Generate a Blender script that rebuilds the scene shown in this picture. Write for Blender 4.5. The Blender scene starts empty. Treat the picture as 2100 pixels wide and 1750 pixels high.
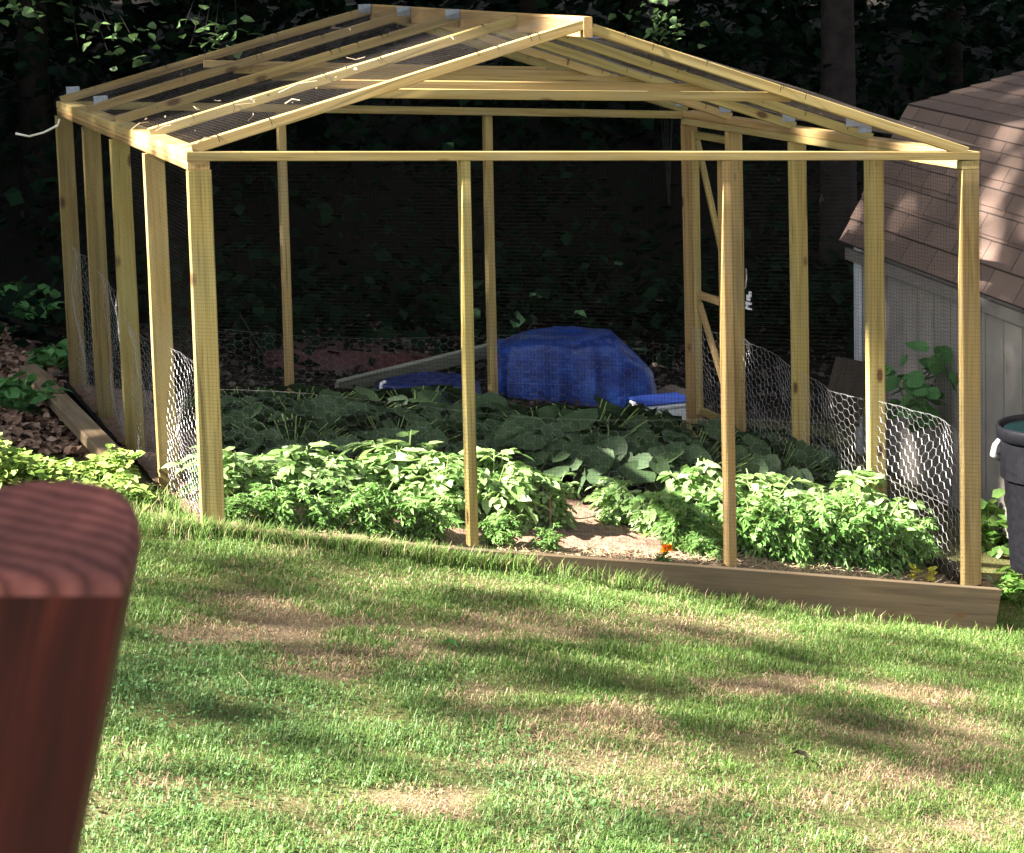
import bpy, math, numpy as np
from mathutils import Matrix, Vector
rng = np.random.default_rng(7)
S = bpy.context.scene
COL = S.collection

# ------------------------------------------------------------------ camera model
# 2100 x 1750 working frame, fitted to the enclosure's own edges
F, CX, CY = 4600.0, 1050.0, 370.49
R = np.array([[0.94140296, -0.05967689, 0.33196254],
              [-0.3362691, -0.08977204, 0.9374775],
              [-0.02614479, -0.99417285, -0.10457916]])   # columns: right, down, forward
C = np.array([-1.70328, -8.57061, 0.76324])

def ray(x, y): return R @ np.array([x - CX, y - CY, F])
def on(x, y, ax, val):
    r = ray(x, y); return C + r * ((val - C[ax]) / r[ax])
def atz(x, y, Z): return C + ray(x, y) * (Z / F)
def proj(P):
    q = (np.asarray(P) - C) @ R
    return q[..., 0] / q[..., 2] * F + CX, q[..., 1] / q[..., 2] * F + CY, q[..., 2]

def sstep(a, b, x):
    t = np.clip((np.asarray(x, float) - a) / (b - a), 0, 1); return t * t * (3 - 2 * t)

_wn = [(rng.uniform(0.5, 3.2), rng.uniform(0, 6.28), rng.uniform(0, 6.28)) for _ in range(14)]
def wob(x, y, s=1.0):
    v = 0
    for k, a, p in _wn: v = v + np.sin((x * math.cos(a) + y * math.sin(a)) * k * s + p) / k
    return v / 5.0

def gz(X, Y):
    X = np.asarray(X, float); Y = np.asarray(Y, float)
    L = -1.5 - 0.035 * np.clip(Y, 0, 6)
    s = np.interp(Y, [0, 3.4, 9], [0.242, 0.13, 0.06])
    Xc = np.where(X > 4.5, 4.5 + (X - 4.5) * 0.25, X)
    Xc = np.where(Xc < -2.5, -2.5 + (Xc + 2.5) * 0.3, Xc)
    z = L - s * Xc
    z = z + 0.33 * sstep(0.15, 1.8, -X) * sstep(1.0, 3.0, Y)
    z = z + 0.16 * np.clip(Y - 9, 0, 60)
    z = z + 0.018 * wob(X, Y, 1.5) + 0.008 * wob(Y, X, 5)
    return z

def atground(x, y, dz=0.0):
    r = ray(x, y); t = 4.0 / F
    lo, hi = 3.0 / F, 40.0 / F
    for _ in range(60):
        m = (lo + hi) / 2; P = C + r * m
        if P[2] > gz(P[0], P[1]) + dz: lo = m
        else: hi = m
    return C + r * lo

def soilz(X, Y):
    return np.maximum(gz(X, Y) + 0.014, -1.53 - 0.187 * np.asarray(X, float) + 0.01 * wob(X, Y, 6))

# ------------------------------------------------------------------ sun geometry
SUN_EL, SUN_AZ = math.radians(38), math.radians(3.0)      # azimuth: from -X, swung towards the camera
ce, se = math.cos(SUN_EL), math.sin(SUN_EL)
TOSUN = np.array([-ce * math.cos(SUN_AZ), -ce * math.sin(SUN_AZ), se])
def uv_of(P):
    P = np.asarray(P, float)
    u = -P[..., 0] * math.sin(SUN_AZ) + P[..., 1] * math.cos(SUN_AZ)
    v = P[..., 0] * math.cos(SUN_AZ) + P[..., 1] * math.sin(SUN_AZ) + P[..., 2] * ce / se
    return u, v

# ------------------------------------------------------------------ helpers
def props(o, label=None, cat=None, group=None, kind=None):
    if label: o['label'] = label
    if cat: o['category'] = cat
    if group: o['group'] = group
    if kind: o['kind'] = kind
    return o

def empty(name, loc=(0, 0, 0), label=None, cat=None, group=None):
    o = bpy.data.objects.new(name, None); COL.objects.link(o)
    o.location = loc; o.empty_display_size = 0.1
    return props(o, label, cat, group)

def np_mesh(name, verts, faces, mat, parent=None, smooth=False, attrs=None, uv=None):
    """faces: list of arrays (n,k), any k"""
    me = bpy.data.meshes.new(name)
    verts = np.asarray(verts, np.float32).reshape(-1, 3)
    fl = faces if isinstance(faces, list) else [faces]
    fl = [np.asarray(f, np.int32) for f in fl if len(f)]
    loops = np.concatenate([f.ravel() for f in fl])
    tot = np.concatenate([np.full(len(f), f.shape[1], np.int32) for f in fl])
    start = np.concatenate([[0], np.cumsum(tot)[:-1]]).astype(np.int32)
    me.vertices.add(len(verts)); me.vertices.foreach_set('co', verts.ravel())
    me.loops.add(len(loops)); me.loops.foreach_set('vertex_index', loops)
    me.polygons.add(len(tot)); me.polygons.foreach_set('loop_start', start)
    me.polygons.foreach_set('loop_total', tot)
    me.polygons.foreach_set('use_smooth', np.full(len(tot), bool(smooth)))
    me.update(calc_edges=True)
    if attrs:
        for k, a in attrs.items():
            at = me.attributes.new(k, 'FLOAT', 'POINT'); at.data.foreach_set('value', np.asarray(a, np.float32))
    if uv is not None:
        l = me.uv_layers.new(name='UVMap'); l.data.foreach_set('uv', np.asarray(uv, np.float32)[loops].ravel())
    if mat:
        for m in (mat if isinstance(mat, list) else [mat]): me.materials.append(m)
    o = bpy.data.objects.new(name, me); COL.objects.link(o)
    if parent: attach(o, parent)
    return o

def attach(o, parent):
    """parent with the mesh given in world coordinates (parents are unrotated empties or meshes)"""
    w = Vector((0, 0, 0)); p = parent
    M = Matrix.Identity(4); chain = []
    while p is not None: chain.append(p); p = p.parent
    for q in reversed(chain): M = M @ q.matrix_basis
    o.parent = parent
    o.matrix_basis = M.inverted() @ o.matrix_basis

def board(name, p0, p1, w, t, wdir, mat, parent=None, bev=0.003):
    """a sawn board from p0 to p1; w across wdir, t across the third axis; local Z runs along the grain"""
    p0 = np.asarray(p0, float); p1 = np.asarray(p1, float)
    L = np.linalg.norm(p1 - p0); z = (p1 - p0) / L
    x = np.asarray(wdir, float); x = x - z * (x @ z); x /= np.linalg.norm(x)
    y = np.cross(z, x)
    hw, ht = w / 2, t / 2
    n = max(2, int(L / 0.25)); vs = []
    b1, b2 = rng.normal(0, 0.0014, 2); ph = rng.uniform(0, 6)
    for i in range(n + 1):
        q = i / n; ox = b1 * math.sin(q * 5 + ph); oy = b2 * math.sin(q * 4 + ph)
        b = min(bev, hw * .4, ht * .4)
        for a, c in ((-hw + b, -ht), (hw - b, -ht), (hw, -ht + b), (hw, ht - b), (hw - b, ht), (-hw + b, ht), (-hw, ht - b), (-hw, -ht + b)):
            vs.append((a + ox, c + oy, q * L))
    vs = np.array(vs); qs = []
    for i in range(n):
        for k in range(8):
            k2 = (k + 1) % 8; qs.append((i * 8 + k, i * 8 + k2, i * 8 + 8 + k2, i * 8 + 8 + k))
    caps = np.array([list(range(7, -1, -1)), [n * 8 + k for k in range(8)]])
    o = np_mesh(name, vs, [np.array(qs), caps], mat)
    M = Matrix.Identity(4)
    for r in range(3):
        M[r][0], M[r][1], M[r][2], M[r][3] = x[r], y[r], z[r], p0[r]
    o.matrix_basis = M
    if parent: attach(o, parent)
    return o

def tubes(A, B, r, k=3):
    """prisms round every segment A[i]-B[i]"""
    A = np.asarray(A, float); B = np.asarray(B, float); n = len(A)
    d = B - A; d /= np.maximum(np.linalg.norm(d, axis=1, keepdims=True), 1e-9)
    h = np.where(np.abs(d[:, 2:3]) < .9, np.array([[0, 0, 1.]]), np.array([[1., 0, 0]]))
    x = np.cross(d, h); x /= np.linalg.norm(x, axis=1, keepdims=True); y = np.cross(d, x)
    r = np.broadcast_to(np.asarray(r, float), (n,))[:, None]
    vs = []
    for P in (A, B):
        for j in range(k):
            a = 2 * math.pi * j / k; vs.append(P + r * (x * math.cos(a) + y * math.sin(a)))
    V = np.stack(vs, 1).reshape(-1, 3)
    base = (np.arange(n) * 2 * k)[:, None]
    Q = np.concatenate([base + np.array([[j, (j + 1) % k, k + (j + 1) % k, k + j]]) for j in range(k)])
    return V, Q

def path_tube(pts, r, k=8, r1=None):
    pts = np.asarray(pts, float); n = len(pts)
    rr = np.linspace(r, r if r1 is None else r1, n)
    vs = []; prev = None
    for i in range(n):
        d = pts[min(i + 1, n - 1)] - pts[max(i - 1, 0)]; d /= np.linalg.norm(d)
        x = np.cross(d, (0.13, 0.05, 1) if abs(d[2]) < .9 else (1, 0.1, 0)) if prev is None else prev - d * (prev @ d)
        x /= np.linalg.norm(x); prev = x; y = np.cross(d, x)
        for j in range(k):
            a = 2 * math.pi * j / k; vs.append(pts[i] + rr[i] * (x * math.cos(a) + y * math.sin(a)))
    q = [(i * k + j, i * k + (j + 1) % k, (i + 1) * k + (j + 1) % k, (i + 1) * k + j) for i in range(n - 1) for j in range(k)]
    caps = np.array([list(range(k - 1, -1, -1)), [(n - 1) * k + j for j in range(k)]])
    return np.array(vs), [np.array(q), caps]

def cat_geo(parts):
    V = []; Fs = {}; off = 0
    for v, f in parts:
        V.append(v)
        for a in (f if isinstance(f, list) else [f]):
            if len(a): a = np.asarray(a); Fs.setdefault(a.shape[1], []).append(a + off)
        off += len(v)
    return np.concatenate(V), [np.concatenate(a) for a in Fs.values()]

def box_geo(c, sx, sy, sz):
    v = np.array([[x, y, z] for x in (-1, 1) for y in (-1, 1) for z in (-1, 1)], float) * np.array([sx, sy, sz]) / 2 + np.asarray(c)
    f = np.array([[0, 1, 3, 2], [4, 6, 7, 5], [0, 4, 5, 1], [2, 3, 7, 6], [0, 2, 6, 4], [1, 5, 7, 3]])
    return v, f

# leaf templates -------------------------------------------------
LEAF_V = np.array([[0, 0, 0], [-.26, .3, .07], [0, .33, 0], [.26, .3, .07], [-.2, .68, .04], [0, .68, -.02], [.2, .68, .04], [0, 1, -.1]])
LEAF_Q = np.array([[1, 2, 5, 4], [2, 3, 6, 5]]); LEAF_T = np.array([[0, 2, 1], [0, 3, 2], [4, 5, 7], [5, 6, 7]])
def round_leaf(n=11, lob=.1, cup=.12):
    v = [[0, .12, 0]]
    for i in range(n):
        a = -math.pi / 2 + 2 * math.pi * (i + .5) / n
        r = .5 * (1 + lob * math.cos(a * 5 + .6)) * (1 - .42 * math.exp(-((a + math.pi / 2) % (2 * math.pi) - 0) ** 2 * 3) * 1)
        v.append([r * math.cos(a), .45 + r * math.sin(a), cup * (r * r * 2) + .03 * math.cos(a * 5)])
    v = np.array(v); v[0] = [0, .3, -.02]
    t = np.array([[0, 1 + i, 1 + (i + 1) % n] for i in range(n)])
    return v, t

def rotmats(yaw, pitch, roll):
    """leaf lies along local +Y: yaw about Z, pitch up/down, roll about its own axis"""
    cyw, syw = np.cos(yaw), np.sin(yaw); cp, sp = np.cos(pitch), np.sin(pitch); cr, sr = np.cos(roll), np.sin(roll)
    z = np.zeros_like(yaw); o = np.ones_like(yaw)
    Rz = np.stack([cyw, -syw, z, syw, cyw, z, z, z, o], -1).reshape(-1, 3, 3)
    Rx = np.stack([o, z, z, z, cp, -sp, z, sp, cp], -1).reshape(-1, 3, 3)
    Ry = np.stack([cr, z, sr, z, o, z, -sr, z, cr], -1).reshape(-1, 3, 3)
    return Rz @ Rx @ Ry

def stamp(tv, tfs, P, M, sc):
    n = len(P); k = len(tv)
    sc = np.asarray(sc, float).reshape(n, -1)
    if sc.shape[1] == 1: sc = np.repeat(sc, 3, 1)
    V = np.einsum('nij,nkj->nki', M, tv[None] * sc[:, None, :]) + P[:, None, :]
    off = (np.arange(n) * k)[:, None, None]
    return V.reshape(-1, 3), [(f[None] + off).reshape(-1, f.shape[1]) for f in tfs]

DIA_V = np.array([[0, 0, 0], [-.3, .45, .05], [0, 1, -.05], [.3, .45, .05]]); DIA_T = np.array([[0, 3, 2, 1]])

def random_leaves(P, size, jitter=.4, pitch=(-.9, .5)):
    n = len(P)
    M = rotmats(rng.uniform(0, 2 * math.pi, n), rng.uniform(*pitch, n), rng.normal(0, .5, n))
    return M, size * rng.uniform(1 - jitter, 1 + jitter, n)

# ------------------------------------------------------------------ materials
def newmat(name):
    m = bpy.data.materials.new(name); m.use_nodes = True
    nt = m.node_tree; nt.nodes.clear()
    out = nt.nodes.new('ShaderNodeOutputMaterial'); b = nt.nodes.new('ShaderNodeBsdfPrincipled')
    nt.links.new(b.outputs[0], out.inputs[0])
    return m, nt, b, out
def N(nt, t, **kw):
    n = nt.nodes.new(t)
    for k, v in kw.items():
        if k in n.inputs: n.inputs[k].default_value = v
        else: setattr(n, k, v)
    return n
def ramp(nt, fac, stops):
    r = nt.nodes.new('ShaderNodeValToRGB'); e = r.color_ramp.elements
    e[0].position, e[0].color = stops[0][0], (*stops[0][1], 1)
    e[1].position, e[1].color = stops[-1][0], (*stops[-1][1], 1)
    for p, c in stops[1:-1]: x = e.new(p); x.color = (*c, 1)
    nt.links.new(fac, r.inputs[0]); return r
def mixc(nt, fac, a, b, mode='MIX'):
    m = nt.nodes.new('ShaderNodeMix'); m.data_type = 'RGBA'; m.blend_type = mode
    for sck, v in ((m.inputs[0], fac), (m.inputs[6], a), (m.inputs[7], b)):
        if hasattr(v, 'is_output') or isinstance(v, bpy.types.NodeSocket): nt.links.new(v, sck)
        else: sck.default_value = v if isinstance(v, (int, float)) else (*v, 1)
    return m.outputs[2]
def bump(nt, b, h, s=.3, d=.003):
    n = N(nt, 'ShaderNodeBump', Strength=s, Distance=d); nt.links.new(h, n.inputs['Height']); nt.links.new(n.outputs[0], b.inputs['Normal'])

def wood_mat(name, dark, mid, light, grey=(.30, .27, .19), greyamt=.45, rough=.75, knots=True, spec=.3):
    m, nt, b, out = newmat(name)
    tc = N(nt, 'ShaderNodeTexCoord'); oi = N(nt, 'ShaderNodeObjectInfo')
    mp = N(nt, 'ShaderNodeMapping'); mp.inputs['Scale'].default_value = (38, 38, 1.6)
    add = N(nt, 'ShaderNodeVectorMath', operation='ADD'); sc = N(nt, 'ShaderNodeVectorMath', operation='SCALE')
    cx = N(nt, 'ShaderNodeCombineXYZ')
    for i in range(3): nt.links.new(oi.outputs['Random'], cx.inputs[i])
    nt.links.new(cx.outputs[0], sc.inputs[0]); sc.inputs['Scale'].default_value = 37.0
    nt.links.new(tc.outputs['Object'], add.inputs[0]); nt.links.new(sc.outputs[0], add.inputs[1])
    nt.links.new(add.outputs[0], mp.inputs[0])
    n1 = N(nt, 'ShaderNodeTexNoise', Scale=1.0, Detail=5.0, Roughness=.6, Distortion=.6); nt.links.new(mp.outputs[0], n1.inputs['Vector'])
    c = ramp(nt, n1.outputs[0], [(.28, dark), (.48, mid), (.7, light)]).outputs[0]
    n2 = N(nt, 'ShaderNodeTexNoise', Scale=3.2, Detail=4.0, Roughness=.6); nt.links.new(add.outputs[0], n2.inputs['Vector'])
    g = N(nt, 'ShaderNodeMapRange'); g.inputs[1].default_value = .42; g.inputs[2].default_value = .75; g.inputs[4].default_value = greyamt
    nt.links.new(n2.outputs[0], g.inputs[0]); c = mixc(nt, g.outputs[0], c, grey)
    hv = N(nt, 'ShaderNodeMapRange'); hv.inputs[3].default_value = .74; hv.inputs[4].default_value = 1.14; nt.links.new(oi.outputs['Random'], hv.inputs[0])
    hs = N(nt, 'ShaderNodeHueSaturation'); nt.links.new(hv.outputs[0], hs.inputs['Value']); nt.links.new(c, hs.inputs['Color']); c = hs.outputs[0]
    tn = N(nt, 'ShaderNodeMath', operation='MULTIPLY'); tn.inputs[1].default_value = 7.31; nt.links.new(oi.outputs['Random'], tn.inputs[0])
    tf = N(nt, 'ShaderNodeMath', operation='FRACT'); nt.links.new(tn.outputs[0], tf.inputs[0])
    tint = ramp(nt, tf.outputs[0], [(0, (.90, .98, .80)), (.5, (1, .98, .92)), (1, (1.0, .88, .84))]).outputs[0]
    c = mixc(nt, 1.0, c, tint, 'MULTIPLY')
    mc = N(nt, 'ShaderNodeMapping'); mc.inputs['Scale'].default_value = (130, 130, 2.2); nt.links.new(add.outputs[0], mc.inputs[0])
    n5 = N(nt, 'ShaderNodeTexNoise', Scale=1.0, Detail=3.0, Roughness=.5); nt.links.new(mc.outputs[0], n5.inputs['Vector'])
    ck = ramp(nt, n5.outputs[0], [(.27, (.25, .2, .15)), (.36, (1, 1, 1))]).outputs[0]
    c = mixc(nt, .8, c, ck, 'MULTIPLY')
    if knots:
        mk = N(nt, 'ShaderNodeMapping'); mk.inputs['Scale'].default_value = (7, 7, 3.4); nt.links.new(add.outputs[0], mk.inputs[0])
        v = N(nt, 'ShaderNodeTexVoronoi', Scale=1.0); nt.links.new(mk.outputs[0], v.inputs['Vector'])
        kr = ramp(nt, v.outputs['Distance'], [(.08, (1, 1, 1)), (.15, (0, 0, 0))])
        c = mixc(nt, kr.outputs[0], c, (.09, .045, .02))
    nt.links.new(c, b.inputs['Base Color']); b.inputs['Roughness'].default_value = rough
    b.inputs['Specular IOR Level'].default_value = spec
    bump(nt, b, n1.outputs[0], .12, .0006)
    return m

def leaf_mat(name, a, bcol, c2, trans=.35, rough=.45, spec=.5):
    m, nt, b, out = newmat(name)
    g = N(nt, 'ShaderNodeNewGeometry'); tc = N(nt, 'ShaderNodeTexCoord')
    col = ramp(nt, g.outputs['Random Per Island'], [(0, a), (.55, bcol), (1, c2)])
    n = N(nt, 'ShaderNodeTexNoise', Scale=55.0, Detail=3.0); nt.links.new(tc.outputs['Object'], n.inputs['Vector'])
    hs = N(nt, 'ShaderNodeHueSaturation'); mr = N(nt, 'ShaderNodeMapRange'); mr.inputs[3].default_value = .72; mr.inputs[4].default_value = 1.28
    nt.links.new(n.outputs[0], mr.inputs[0]); nt.links.new(mr.outputs[0], hs.inputs['Value']); nt.links.new(col.outputs[0], hs.inputs['Color'])
    c = hs.outputs[0]
    nt.links.new(c, b.inputs['Base Color']); b.inputs['Roughness'].default_value = rough; b.inputs['Specular IOR Level'].default_value = spec
    tr = N(nt, 'ShaderNodeBsdfTranslucent')
    tcx = mixc(nt, .55, c, (.30, .42, .10), 'MIX') if trans > .3 else c
    nt.links.new(tcx, tr.inputs[0])
    mx = N(nt, 'ShaderNodeMixShader'); mx.inputs[0].default_value = trans
    nt.links.new(b.outputs[0], mx.inputs[1]); nt.links.new(tr.outputs[0], mx.inputs[2]); nt.links.new(mx.outputs[0], out.inputs[0])
    return m

def plain(name, col, rough=.6, metal=0.0, nscale=12, var=.3, bumps=.2, bd=.004, spec=.5):
    m, nt, b, out = newmat(name)
    tc = N(nt, 'ShaderNodeTexCoord')
    n = N(nt, 'ShaderNodeTexNoise', Scale=float(nscale), Detail=6.0, Roughness=.65); nt.links.new(tc.outputs['Object'], n.inputs['Vector'])
    lo = tuple(x * (1 - var) for x in col); hi = tuple(min(1, x * (1 + var)) for x in col)
    c = ramp(nt, n.outputs[0], [(.3, lo), (.7, hi)])
    nt.links.new(c.outputs[0], b.inputs['Base Color']); b.inputs['Roughness'].default_value = rough; b.inputs['Metallic'].default_value = metal
    b.inputs['Specular IOR Level'].default_value = spec
    if bumps: bump(nt, b, n.outputs[0], bumps, bd)
    return m

M_WOOD = wood_mat('treated_pine', (.20, .13, .046), (.305, .215, .085), (.39, .295, .135), grey=(.23, .20, .135))
M_BASE = wood_mat('weathered_base_board', (.055, .040, .024), (.10, .075, .046), (.135, .105, .068), grey=(.085, .075, .056), greyamt=.7)
M_TIMBER = wood_mat('landscape_timber', (.10, .065, .04), (.18, .12, .08), (.26, .19, .13), grey=(.2, .17, .14), greyamt=.6)
M_DARKB = wood_mat('dark_plank', (.03, .02, .018), (.06, .042, .036), (.09, .065, .058), grey=(.06, .05, .045), knots=False)
M_GREYBOARD = wood_mat('grey_plank', (.12, .11, .10), (.2, .19, .18), (.28, .27, .25), knots=False)
M_NET = plain('black_netting', (.007, .0065, .006), .8, 0, 5, .2, 0, spec=.03)
M_NETR = plain('galvanised_netting', (.20, .17, .155), .28, .85, 5, .2, 0)
M_CHICK = plain('galvanised_wire', (.34, .33, .34), .45, .4, 5, .15, 0)
M_GALV = plain('galvanised_steel', (.22, .25, .30), .45, .4, 60, .2, .1)
M_TOM = leaf_mat('tomato_leaf', (.11, .22, .055), (.23, .37, .13), (.38, .50, .25), .38, .5, .3)
M_HERB = leaf_mat('herb_leaf', (.06, .155, .03), (.12, .25, .06), (.23, .38, .13), .38, .5, .3)
M_SQ = leaf_mat('squash_leaf', (.06, .165, .045), (.09, .235, .075), (.13, .29, .10), .3, .65, .25)
M_STEM = plain('green_stem', (.16, .24, .07), .6, 0, 30, .3, .1)
M_SQSTEM = plain('squash_stalk', (.03, .06, .02), .7, 0, 30, .3, .1)
M_COVER = leaf_mat('ground_cover_leaf', (.09, .17, .03), (.19, .29, .06), (.32, .38, .11), .3, .45)
M_WEED = leaf_mat('weed_leaf', (.05, .13, .02), (.09, .20, .035), (.15, .27, .06), .35, .45)
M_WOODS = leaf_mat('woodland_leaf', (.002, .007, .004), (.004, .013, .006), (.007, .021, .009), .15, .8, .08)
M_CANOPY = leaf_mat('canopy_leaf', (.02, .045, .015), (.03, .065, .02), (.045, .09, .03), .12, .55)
M_SAP = leaf_mat('sapling_leaf', (.07, .14, .045), (.11, .19, .07), (.17, .25, .11), .3, .45)
M_BARK = plain('bark', (.019, .016, .015), .9, 0, 9, .45, .8, .03, .1)
M_SOIL = plain('garden_soil', (.25, .165, .12), .95, 0, 22, .4, .8, .02, .1)
M_STRAW = plain('straw_mulch', (.34, .26, .16), .8, 0, 30, .35, .1)
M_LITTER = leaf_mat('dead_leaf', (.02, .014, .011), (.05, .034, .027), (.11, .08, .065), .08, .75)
M_ROPE = plain('white_cord', (.6, .57, .5), .8, 0, 40, .2, .1)
M_TWIG = plain('pale_twig', (.24, .185, .13), .8, 0, 40, .3, .2)
M_WHITE = plain('white_plastic', (.72, .74, .78), .4, 0, 20, .1, 0)
M_BIN = plain('bin_plastic', (.006, .006, .008), .6, 0, 25, .3, .1, .004, .08)
M_TEAL = plain('teal_plastic', (.001, .006, .007), .6, 0, 25, .25, .1, .004, .1)
M_ROCK = plain('brown_stone', (.2, .15, .11), .9, 0, 10, .4, .6, .02)
M_RED = plain('faded_red_sheet', (.05, .009, .009), .6, 0, 7, .4, .3, .01)
M_PINK = plain('faded_red_edge', (.085, .035, .032), .7, 0, 9, .3, .3, .01)
M_ORANGE = leaf_mat('marigold_petal', (.80, .24, .004), (.88, .32, .006), (.92, .42, .01), .3, .5)
M_YELLOW = leaf_mat('yellow_leaf', (.5, .45, .05), (.6, .55, .07), (.65, .6, .1), .3, .5)
M_BLUECORD = plain('blue_cord', (.25, .33, .62), .6, 0, 20, .2, 0)

def tarp_mat():
    m, nt, b, out = newmat('blue_tarp_plastic')
    tc = N(nt, 'ShaderNodeTexCoord')
    n = N(nt, 'ShaderNodeTexNoise', Scale=9.0, Detail=8.0, Roughness=.7); nt.links.new(tc.outputs['Object'], n.inputs['Vector'])
    c = ramp(nt, n.outputs[0], [(.3, (.004, .012, .09)), (.55, (.007, .042, .25)), (.8, (.03, .13, .44))])  # wide blue range paints darker folds into the colour
    nt.links.new(c.outputs[0], b.inputs['Base Color']); b.inputs['Roughness'].default_value = .38
    bump(nt, b, n.outputs[0], .7, .02); return m
M_TARP = tarp_mat()

def ground_mat(name, green):
    m, nt, b, out = newmat(name)
    tc = N(nt, 'ShaderNodeTexCoord')
    n = N(nt, 'ShaderNodeTexNoise', Scale=1.6, Detail=8.0, Roughness=.7); nt.links.new(tc.outputs['Object'], n.inputs['Vector'])
    n2 = N(nt, 'ShaderNodeTexNoise', Scale=60.0, Detail=5.0, Roughness=.7); nt.links.new(tc.outputs['Object'], n2.inputs['Vector'])
    at = N(nt, 'ShaderNodeAttribute'); at.attribute_name = 'dry'
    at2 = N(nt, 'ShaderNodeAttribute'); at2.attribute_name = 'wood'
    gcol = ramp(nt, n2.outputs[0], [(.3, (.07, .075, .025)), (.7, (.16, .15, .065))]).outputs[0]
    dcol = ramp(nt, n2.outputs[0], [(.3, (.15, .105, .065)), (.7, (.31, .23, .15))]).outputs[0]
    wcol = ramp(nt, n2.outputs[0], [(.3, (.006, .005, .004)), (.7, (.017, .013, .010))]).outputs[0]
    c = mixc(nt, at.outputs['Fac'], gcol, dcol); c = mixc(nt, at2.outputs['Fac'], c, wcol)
    nt.links.new(c, b.inputs['Base Color']); b.inputs['Roughness'].default_value = .95; b.inputs['Specular IOR Level'].default_value = .1
    bump(nt, b, n2.outputs[0], .8, .02)
    return m
M_GROUND = ground_mat('lawn_earth', True)

def grass_mat():
    m, nt, b, out = newmat('grass_blade')
    g = N(nt, 'ShaderNodeNewGeometry')
    at = N(nt, 'ShaderNodeAttribute'); at.attribute_name = 'dry'
    hue = N(nt, 'ShaderNodeAttribute'); hue.attribute_name = 'lush'
    gr = ramp(nt, g.outputs['Random Per Island'], [(0, (.06, .12, .024)), (.5, (.10, .18, .038)), (.94, (.155, .235, .058)), (1, (.28, .28, .12))]).outputs[0]
    lu = ramp(nt, g.outputs['Random Per Island'], [(0, (.06, .125, .034)), (.6, (.10, .185, .055)), (1, (.165, .25, .085))]).outputs[0]
    dr = ramp(nt, g.outputs['Random Per Island'], [(0, (.18, .12, .07)), (.5, (.30, .215, .13)), (1, (.43, .33, .21))]).outputs[0]
    c = mixc(nt, hue.outputs['Fac'], gr, lu); c = mixc(nt, at.outputs['Fac'], c, dr)
    nt.links.new(c, b.inputs['Base Color']); b.inputs['Roughness'].default_value = .5; b.inputs['Specular IOR Level'].default_value = .3
    tr = N(nt, 'ShaderNodeBsdfTranslucent'); nt.links.new(c, tr.inputs[0])
    mx = N(nt, 'ShaderNodeMixShader'); mx.inputs[0].default_value = .3
    nt.links.new(b.outputs[0], mx.inputs[1]); nt.links.new(tr.outputs[0], mx.inputs[2]); nt.links.new(mx.outputs[0], out.inputs[0])
    return m
M_GRASS = grass_mat()

def shingle_mat():
    m, nt, b, out = newmat('brown_shingles')
    uv = N(nt, 'ShaderNodeUVMap'); tc = N(nt, 'ShaderNodeTexCoord')
    br = N(nt, 'ShaderNodeTexBrick', Scale=1.0); br.inputs['Brick Width'].default_value = .32; br.inputs['Row Height'].default_value = .135
    br.inputs['Mortar Size'].default_value = .004; br.inputs['Mortar Smooth'].default_value = .3
    br.inputs['Color1'].default_value = (.135, .088, .072, 1); br.inputs['Color2'].default_value = (.19, .13, .105, 1); br.inputs['Mortar'].default_value = (.045, .032, .028, 1)
    nt.links.new(uv.outputs[0], br.inputs['Vector'])
    n = N(nt, 'ShaderNodeTexNoise', Scale=140.0, Detail=4.0); nt.links.new(tc.outputs['Object'], n.inputs['Vector'])
    n3 = N(nt, 'ShaderNodeTexNoise', Scale=2.5, Detail=5.0); nt.links.new(tc.outputs['Object'], n3.inputs['Vector'])
    c = mixc(nt, .35, br.outputs[0], n.outputs[0], 'SOFT_LIGHT')
    c = mixc(nt, .35, c, n3.outputs[0], 'SOFT_LIGHT')
    nt.links.new(c, b.inputs['Base Color']); b.inputs['Roughness'].default_value = .9
    iv = N(nt, 'ShaderNodeMath', operation='SUBTRACT'); iv.inputs[0].default_value = 1; nt.links.new(br.outputs['Fac'], iv.inputs[1])
    bump(nt, b, iv.outputs[0], .8, .008); return m
M_SHINGLE = shingle_mat()

def siding_mat():
    m, nt, b, out = newmat('grooved_siding')
    uv = N(nt, 'ShaderNodeUVMap'); tc = N(nt, 'ShaderNodeTexCoord')
    w = N(nt, 'ShaderNodeTexWave', Scale=1.55); w.wave_profile = 'SAW'; nt.links.new(uv.outputs[0], w.inputs['Vector'])
    gr = ramp(nt, w.outputs['Fac'], [(.0, (.0, .0, .0)), (.07, (1, 1, 1))])
    n = N(nt, 'ShaderNodeTexNoise', Scale=6.0, Detail=6.0, Roughness=.7); nt.links.new(tc.outputs['Object'], n.inputs['Vector'])
    c = ramp(nt, n.outputs[0], [(.3, (.24, .215, .195)), (.7, (.33, .30, .28))]).outputs[0]
    c = mixc(nt, .25, c, gr.outputs[0], 'MULTIPLY'); nt.links.new(c, b.inputs['Base Color']); b.inputs['Roughness'].default_value = .7
    bump(nt, b, gr.outputs[0], .6, .01); return m
M_SIDING = siding_mat()
M_TRIM = plain('white_trim', (.55, .57, .60), .6, 0, 10, .12, .05)

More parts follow.
